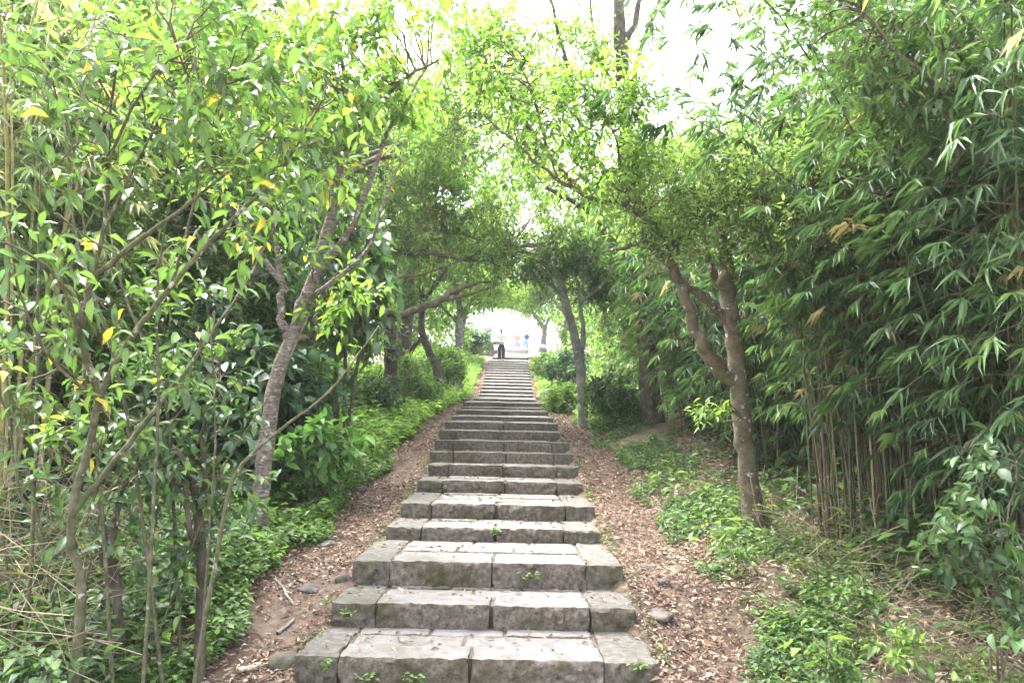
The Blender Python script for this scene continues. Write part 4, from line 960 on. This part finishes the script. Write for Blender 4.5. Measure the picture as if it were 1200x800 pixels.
litter('leaf_litter', 6000, lit_l, .09, [(3, (.36, .28, .18)), (2, (.25, .18, .11)), (2, (.46, .38, .26))], .16, lift=.02, ang=.9)
# grassy bamboo sprouts low on the left
def sprouts():
    base = rooted(P(125, 770, 4.4), .03)
    t = thing('bamboo_sprout', 'low tuft of bamboo leaves among the dry stalks at the bottom left', 'plant', base)
    n = 60; p = np.array(base)[None] + np.stack([R.normal(size=n) * .32, R.normal(size=n) * .15, R.uniform(.15, .42, n)], 1)
    i = np.repeat(np.arange(n), 4); m = len(i); an = R.random(m) * 6.28
    d = np.stack([np.cos(an), np.sin(an), R.uniform(-.7, .3, m)], 1)
    c = pick_cols(m, [(3, G_['mid']), (3, G_['bright'])], .2); LL = R.uniform(.09, .18, m); WW = np.full(m, .14)
    rest = single_leaves(t, 'lance', p[i], d, np.tile([0, 0, 1.], (m, 1)) + .3 * rnd_unit(m), LL, WW, c, M['bamboo'], 240)
    st = Acc(); g = p.copy(); g[:, 2] = base.z; sticks(st, g + R.normal(size=(n, 3)) * .02, p, .003, np.array([.2, .2, .09])); st.build('stems', M['dry'], t, 'stuff')
sprouts()

# ------------------------------------------------------------------ small things on and by the steps
def rock(label, px, py, d, s, mat='rock', group='rocks beside the steps', sink=.35):
    v = P(px, py, d); v.z = float(ground(v.x, v.y))
    bm = bmesh.new(); bmesh.ops.create_icosphere(bm, subdivisions=3, radius=1)
    sd = random.random() * 50
    for q_ in bm.verts:
        n1 = mnoise.noise(q_.co * 1.1 + Vector((sd, 0, 0))); n2 = mnoise.noise(q_.co * 3 + Vector((0, sd, 0)))
        q_.co *= 1 + .32 * n1 + .1 * n2
        q_.co = Vector((q_.co.x * s[0], q_.co.y * s[1], max(q_.co.z, -.5) * s[2]))
    o = bm_obj('rock', bm, M[mat]); o.location = (v.x, v.y, v.z + s[2] * (1 - sink) * .6); o.rotation_euler = (0, 0, rr(0, 6))
    tag(o, label, 'rock', group)
for r_ in [('dark rock against the left end of the lowest visible step', 335, 748, 5.4, (.1, .09, .08)), ('rock at the bottom edge left of the lowest step', 322, 795, 5.0, (.12, .1, .07)),
           ('small rock touching the left end of the third step', 402, 662, 6.7, (.06, .06, .05)), ('rock half sunk in the left path', 362, 680, 6.6, (.1, .08, .045)),
           ('flat rock in the left path beside the tree foot', 385, 615, 8.1, (.13, .09, .05)), ('flat grey rock across the right path', 757, 648, 7.2, (.14, .1, .04)),
           ('second flat rock in the right path, nearer the plants', 796, 655, 7.1, (.11, .08, .045)), ('small dark rock in the right path', 778, 673, 6.7, (.06, .05, .04)),
           ('mossy flat rock in the right path beside the third step', 770, 700, 6.2, (.16, .1, .04)), ('rock on the left bank edge by the dirt', 420, 560, 10.5, (.12, .1, .06)),
           ('grey stone on the left bank far up the path', 456, 500, 14.5, (.14, .12, .12)), ('pale rock on the left of the upper path', 545, 458, 27, (.2, .18, .16)),
           ('brown boulder on the right bank below the bush', 645, 443, 31, (.42, .35, .28)), ('flat stone right of the middle steps', 632, 467, 24, (.26, .2, .08))]:
    rock(*r_)
def stick(label, pts, r, mat='tanbark', name='stick'):
    a = Acc(); tube(a, pts, r, 7, 4, wob=.004, lump=.12); o = a.build(name, M[mat]); tag(o, label, 'stick', 'fallen wood on the ground'); return o
def onpath(px, py, d, lift=.03):
    v = P(px, py, d); v.z = float(ground(v.x, v.y)) + lift; return v
stick('broken reddish branch lying among the weeds on the right', [onpath(893, 733, 5.9), onpath(915, 727, 5.95, .05), onpath(945, 722, 6.0, .04)], [.012, .018, .012])
stick('grey stick lying across the left path', [onpath(325, 730, 5.9), onpath(345, 710, 6.1, .035)], [.014, .012], 'greybark')
stick('thin root curving over the left path', [onpath(322, 672, 6.8), onpath(335, 690, 6.5, .04), onpath(345, 708, 6.3), ], [.008, .012, .006], 'greybark')
stick('pale twig on the right path', [onpath(797, 682, 6.6), onpath(812, 670, 6.8, .04)], [.008, .007])
def bark_slab():
    c = onpath(300, 768, 5.4, .02)
    bm = bmesh.new()
    for i in range(9):
        t = i / 8 - .5; w = .03 * (1 - abs(t) ** 3 * 4) + .006 * math.sin(i * 2.1)
        for k, (a, z) in enumerate(((-1, .0), (-.5, .016), (.5, .016), (1, .0))):
            bm.verts.new((a * w + .01 * math.sin(i * 1.3), t * .26, z + .006 * math.sin(i * 1.7)))
    bm.verts.ensure_lookup_table()
    for i in range(8):
        for k in range(3): bm.faces.new([bm.verts[i * 4 + k], bm.verts[i * 4 + k + 1], bm.verts[i * 4 + k + 5], bm.verts[i * 4 + k + 4]])
    ext = bmesh.ops.extrude_face_region(bm, geom=list(bm.faces))
    for v in ext['geom']:
        if isinstance(v, bmesh.types.BMVert): v.co.z += .008
    bmesh.ops.recalc_face_normals(bm, faces=bm.faces)
    o = bm_obj('bark_piece', bm, rock_mat('bark_slab', [(.35, .24, .17), (.5, .37, .28), (.6, .47, .37)], scale=20, bump=.4)); o.location = c; o.rotation_euler = (0, 0, math.radians(-40))
    tag(o, 'pale strip of bark lying on the dirt at the left front', 'bark')
bark_slab()
# weeds in the joints of the steps
for lab, k, fx, dz in [('small weed sprouting from the middle joint of the fourth visible step', 5, .5, -.06), ('weed growing on the left corner of the lowest visible step', 2, .09, -.05), ('tiny weed under the left stone of the lowest visible step', 2, .2, -.13),
                   ('weed clump below the second stone of the lowest visible step', 2, .33, -.13), ('tiny weed at the right end of the lowest visible step', 2, .95, -.06), ('weed at the left end of the sixth visible step', 7, .17, -.1),
                   ('weed on the left end block of the second visible step', 3, .06, -.07), ('weed between the risers of the third visible step', 4, .66, -.12)]:
    cx, y0, z1, w, d = ST[k]
    base = Vector((cx - w / 2 + w * fx, y0 - .035, z1 + dz))
    t = thing('weed', lab, 'weed', base, 'weeds in the stair joints')
    n = 14 if k != 5 else 18; an = R.random(n) * 6.28
    p = np.array(base)[None] + np.stack([R.normal(size=n) * .03, -np.abs(R.normal(size=n)) * .012, R.uniform(.0, .05, n)], 1)
    d_ = np.stack([np.cos(an), -np.abs(np.sin(an)) * .5 - .2, R.uniform(-.1, .8, n)], 1)
    c = pick_cols(n, [(2, G_['bright']), (2, G_['lime'])], .15)
    rest = single_leaves(t, 'oval', p, d_, np.tile([0, -.5, 1.], (n, 1)), np.full(n, .04), np.full(n, .55), c, M['leaf'], 60)
    a = Acc(); sticks(a, np.tile(np.array(base)[None] + [[0, .03, -.01]], (n, 1)), p, .0015, np.array([.1, .15, .04])); leaves(a, 'oval', p[rest], d_[rest], np.tile([0, -.5, 1.], (rest.sum(), 1)), .04, .55, c[rest])
    a.build('stems', M['leaf'], t, 'stuff')

# ------------------------------------------------------------------ stonework at the top
def block_stack(name, label, cat, px, py, d, size, mat, group=None):
    v = P(px, py, d)
    t = thing(name, label, cat, (v.x, v.y, v.z)); return t, v
def wall_top():
    p0, p1 = P(540, 421, 52), P(583, 421, 52)
    gz_ = min(float(ground(p0.x, p0.y)), float(ground(p1.x, p1.y))) - .3
    ztop = P(560, 403, 52).z
    t = thing('low_wall', 'low grey stone wall with a flat capstone left of the top steps', 'wall', (p0.x, p0.y, gz_))
    n = 5; rows = 3; hh = (ztop - gz_) / rows
    for r_ in range(rows):
        for i in range(n):
            f0, f1 = (i + (.5 if r_ % 2 else 0)) / (n + .5), (i + 1 + (.5 if r_ % 2 else 0)) / (n + .5)
            x0, x1 = p0.x + (p1.x - p0.x) * f0, p0.x + (p1.x - p0.x) * f1
            stone_block((x1 - x0 - .02, .45, hh - .02), ((x0 + x1) / 2, p0.y, gz_ + (r_ + 1) * hh), (3, 2, 2), .03, random.random() * 50, [M['rock'], M['rock']], t, 'stone')
    stone_block((p1.x - p0.x + .15, .6, .16), ((p0.x + p1.x) / 2, p0.y, ztop + .16), (6, 2, 2), .02, 3, [M['rock'], M['palerock']], t, 'capstone')
wall_top()
def stone_pier():
    v = P(636, 420, 53); g = float(ground(v.x, v.y)) - .2
    z1 = P(636, 410, 53).z
    t = thing('stone_pier', 'squat stone pier right of the top steps', 'pier', (v.x, v.y, g))
    h = (z1 - g) / 2
    for i in range(2): stone_block((.62 - .06 * i, .6, h - .01), (v.x, v.y, g + (i + 1) * h), (4, 3, 3), .04, i + 9, [M['rock'], M['rock']], t, 'stone')
    r = P(636, 405.5, 53)
    bm = bmesh.new(); bmesh.ops.create_icosphere(bm, subdivisions=3, radius=1)
    for q_ in bm.verts:
        q_.co *= 1 + .12 * mnoise.noise(q_.co * 1.5); q_.co = Vector((q_.co.x * .27, q_.co.y * .26, q_.co.z * .2))
    o = bm_obj('boulder', bm, M['palerock']); o.location = (v.x, v.y, z1 + .17); tag(o, 'pale rounded boulder resting on the squat stone pier', 'boulder')
stone_pier()
rock('flat slab of rock between the top steps and the pier', 627, 412, 52, (.5, .4, .18), 'palerock', 'rocks at the top')
rock('low pale rock below the flat slab near the top steps', 625, 418, 50, (.6, .4, .16), 'palerock', 'rocks at the top')
def planter():
    v = P(628.5, 404, 62)
    t = thing('stone_planter', 'square pinkish-grey stone block on the plaza behind the visitors', 'block', (v.x, v.y, PLZ))
    m = rock_mat('pink_stone', [(.38, .32, .31), (.46, .39, .38), (.54, .47, .46)], scale=4, bump=.3)
    stone_block((.78, .7, 1.3), (v.x, v.y, PLZ + 1.3), (4, 4, 5), .02, 4, [m, m], t, 'body')
    stone_block((.88, .8, .12), (v.x, v.y, PLZ + 1.42), (4, 4, 2), .01, 8, [m, m], t, 'coping')
planter()
def post():
    v = P(573, 400, 60)
    t = thing('stone_post', 'slim grey-violet stone post standing behind the low wall', 'post', (v.x, v.y, PLZ))
    m = rock_mat('violet_stone', [(.16, .15, .18), (.24, .23, .27), (.32, .31, .35)], scale=5, bump=.4)
    stone_block((.34, .34, 1.5), (v.x, v.y, PLZ + 1.55), (3, 3, 8), .02, 3, [m, m], t, 'shaft')
    stone_block((.5, .5, .3), (v.x, v.y, PLZ + 1.87), (3, 3, 3), .03, 5, [m, m], t, 'cap')
    stone_block((.6, .6, .25), (v.x, v.y, PLZ + .24), (3, 3, 2), .03, 6, [m, m], t, 'base')
post()

# ------------------------------------------------------------------ people
def skin_mesh(name, verts, edges_, radii, mat, parent, sub=2, root=0):
    me = bpy.data.meshes.new(name); me.from_pydata([Vector(v) for v in verts], edges_, []); me.materials.append(mat)
    o = bpy.data.objects.new(name, me); COL.objects.link(o)
    sk = o.modifiers.new('skin', 'SKIN'); sk.use_smooth_shade = True
    me.skin_vertices.new() if not me.skin_vertices else None
    for i, r in enumerate(radii):
        me.skin_vertices[0].data[i].radius = r if isinstance(r, tuple) else (r, r); me.skin_vertices[0].data[i].use_root = (i == root)
    s = o.modifiers.new('sub', 'SUBSURF'); s.levels = sub; s.render_levels = sub
    dg = bpy.context.evaluated_depsgraph_get(); m2 = bpy.data.meshes.new_from_object(o.evaluated_get(dg)); m2.name = name
    bpy.data.objects.remove(o); o2 = bpy.data.objects.new(name, m2); COL.objects.link(o2)
    o2.parent = parent
    return o2
SKIN = plain_mat('skin', (.42, .27, .2), .55)
HAIR = plain_mat('hair', (.015, .012, .011), .45)
def person(label, loc, rz, h, top, bottom, shoes=(.03, .03, .03), stride=.12, arm=.0, sleeve='short', bag=None, hat=None):
    k = h / 1.7
    t = thing('person', label, 'person', loc, 'people on the stairs and plaza'); t.rotation_euler = (0, 0, rz); t.scale = (k, k, k)
    mt, mb, ms = plain_mat('shirt', top, .85), plain_mat('trousers', bottom, .85), plain_mat('shoes', shoes, .5)
    # faces -Y
    hipz, kz, az = .88, .47, .08
    V = [(0, 0, .95), (0, .01, 1.15), (0, .015, 1.36), (0, .0, 1.45), (0, -.015, 1.54), (0, -.02, 1.60), (0, -.012, 1.66)]
    E = [(0, 1), (1, 2), (2, 3), (3, 4), (4, 5), (5, 6)]; Rr = [(.13, .1), (.13, .095), (.16, .1), .05, .07, .082, .06]
    V += [(0, -.105, 1.585)]; E += [(5, 7)]; Rr += [.014]                # nose
    for s in (-1, 1): V += [(s * .085, -.01, 1.58)]; E += [(5, len(V) - 1)]; Rr += [.016]   # ears
    for s in (-1, 1):
        i = len(V); st = stride * s
        V += [(s * .095, 0, hipz), (s * .1, -.03 - st * .5, kz), (s * .1, .0 - st, az), (s * .105, -.13 - st, .035)]
        E += [(0, i), (i, i + 1), (i + 1, i + 2), (i + 2, i + 3)]; Rr += [.085, .055, .04, .032]
        j = len(V); sw = -st * .6
        hx = s * (.25 + arm * .02)
        V += [(s * .18, .01, 1.39), (s * .225, .02 + sw * .3, 1.12), (hx, -.03 + sw, .89), (hx, -.045 + sw, .81)]
        E += [(2, j), (j, j + 1), (j + 1, j + 2), (j + 2, j + 3)]; Rr += [.052, .04, .028, (.022, .032)]
        hb = V[-1]
        for f_ in range(4):
            y_ = hb[1] + (f_ - 1.5) * .018; n_ = len(V); ll = (.07, .082, .078, .06)[f_]
            V += [(hx - s * .004, y_, hb[2] - .035), (hx - s * .012, y_ - .006, hb[2] - .035 - ll * .55), (hx - s * .028, y_ - .01, hb[2] - .035 - ll)]
            E += [(j + 3, n_), (n_, n_ + 1), (n_ + 1, n_ + 2)]; Rr += [.009, .008, .007]
        n_ = len(V); V += [(hx, hb[1] - .035, hb[2] + .0), (hx - s * .01, hb[1] - .05, hb[2] - .035)]; E += [(j + 3, n_), (n_, n_ + 1)]; Rr += [.01, .008]
    skin_mesh('body', V, E, Rr, SKIN, t, 1)
    Vs = [(0, .0, .93), (0, .01, 1.15), (0, .015, 1.36), (0, .004, 1.445)]; Es = [(0, 1), (1, 2), (2, 3)]; Rs = [(.165, .125), (.155, .115), (.178, .118), .075]
    for s in (-1, 1):
        j = len(Vs); sw = -stride * s * .6
        Vs += [(s * .18, .01, 1.39), (s * .215, .015 + sw * .2, 1.2)]; Es += [(2, j), (j, j + 1)]; Rs += [.068, .062]
        if sleeve == 'long':
            Vs += [(s * .228, .02 + sw * .3, 1.12), (s * .248, -.028 + sw, .92)]; Es += [(j + 1, j + 2), (j + 2, j + 3)]; Rs += [.055, .042]
    skin_mesh('shirt', Vs, Es, Rs, mt, t, 2)
    Vt = [(0, 0, .98), (0, 0, .9)]; Et = [(0, 1)]; Rt = [(.168, .125), (.178, .13)]
    for s in (-1, 1):
        i = len(Vt); st = stride * s
        Vt += [(s * .095, 0, .84), (s * .102, -.03 - st * .5, kz), (s * .102, .0 - st, .1)]; Et += [(1, i), (i, i + 1), (i + 1, i + 2)]; Rt += [.118, .1, .092]
    skin_mesh('trousers', Vt, Et, Rt, mb, t, 2)
    for s in (-1, 1):
        st = stride * s
        skin_mesh('shoe', [(s * .1, .04 - st, .045), (s * .102, -.06 - st, .045), (s * .106, -.16 - st, .035)], [(0, 1), (1, 2)], [(.045, .042), (.048, .042), (.04, .03)], ms, t, 1)
    bm = bmesh.new(); bmesh.ops.create_icosphere(bm, subdivisions=3, radius=1)
    for v in list(bm.verts):
        if v.co.z < -.1 and v.co.y < .35 or v.co.y < -.75 and v.co.z < .45: bm.verts.remove(v)
    for v in bm.verts:
        n_ = 1 + .05 * mnoise.noise(v.co * 4); v.co = Vector((v.co.x * .098 * n_, v.co.y * .108 * n_ - .005, v.co.z * .1 * n_ + 1.635))
    o = bm_obj('hair', bm, HAIR); o.parent = t
    for s in (-1, 1):
        bm = bmesh.new(); bmesh.ops.create_icosphere(bm, subdivisions=1, radius=.011); o = bm_obj('eye', bm, HAIR); o.location = (s * .032, -.092, 1.605); o.parent = t
    bm = bmesh.new(); bmesh.ops.create_uvsphere(bm, u_segments=8, v_segments=5, radius=1)
    for v in bm.verts: v.co = Vector((v.co.x * .024, v.co.y * .006 - .087, v.co.z * .006 + 1.545))
    o = bm_obj('mouth', bm, plain_mat('lips', (.35, .15, .13))); o.parent = t
    if bag:
        bm = bmesh.new(); bmesh.ops.create_cube(bm, size=1); bmesh.ops.bevel(bm, geom=list(bm.edges), offset=.2, segments=3, affect='EDGES')
        for v in bm.verts: v.co = Vector((v.co.x * .3, v.co.y * .16 + .2, v.co.z * .42 + 1.2))
        o = bm_obj('backpack', bm, plain_mat('backpack', bag)); o.parent = t
    return t
vp = P(587, 420.5, 43.9)
top_step = ST[17 + 12 + 1]
pv = Vector((P(587.5, 420, 44.1).x, top_step[1] + .35, top_step[2] + .01))
person('walker in a white shirt and dark trousers coming down onto the stairs', pv, 0, 1.72, (.8, .8, .82), (.016, .02, .04), sleeve='short', stride=.12)
def on_plaza(px, d): v = P(px, 400, d); return Vector((v.x, v.y, PLZ + .015))
person('visitor in a red top and blue trousers on the plaza', on_plaza(606, 61.2), .3, 1.62, (.5, .2, .18), (.16, .17, .34), stride=.08)
person('visitor in violet clothes beside the one in the red top', on_plaza(601, 61.8), 2.6, 1.5, (.22, .2, .38), (.2, .18, .34), stride=.05)
person('visitor in a teal top with a dark bag, right of the red top', on_plaza(616.5, 60.8), 3.4, 1.7, (.1, .28, .36), (.12, .22, .32), sleeve='long', bag=(.02, .05, .1), stride=.06)
person('visitor in a blue and white top just behind the red one', on_plaza(609, 62.6), 1.2, 1.5, (.25, .28, .5), (.15, .17, .36), stride=.05)
person('visitor in pale clothes between the teal and red ones', on_plaza(612, 62), .2, 1.35, (.75, .72, .74), (.5, .5, .6), stride=.05)
hz = bpy.data.meshes.new('glare_haze'); bmz = bmesh.new(); bmesh.ops.create_cube(bmz, size=1)  # added thin volume, washes out the distance in place of camera glare
for v in bmz.verts: v.co = Vector((v.co.x * 1500, v.co.y * 1500, v.co.z * 42 - 1))
bmz.to_mesh(hz); bmz.free(); hzo = bpy.data.objects.new('glare_haze', hz); COL.objects.link(hzo); hzo['kind'] = 'stuff'
hm = bpy.data.materials.new('glare_haze'); hm.use_nodes = True; hm.node_tree.nodes.clear()
ho = hm.node_tree.nodes.new('ShaderNodeOutputMaterial'); hv = hm.node_tree.nodes.new('ShaderNodeVolumePrincipled')
hv.inputs['Color'].default_value = (.95, .97, 1, 1); hv.inputs['Density'].default_value = GLARE_HAZE; hv.inputs['Anisotropy'].default_value = .2
hm.node_tree.links.new(hv.outputs[0], ho.inputs['Volume']); hz.materials.append(hm)
print('leaf objects', N_LEAF_OBJ, 'objects', len(bpy.data.objects), 'tris', sum(len(o.data.polygons) for o in bpy.data.objects if o.type == 'MESH'))
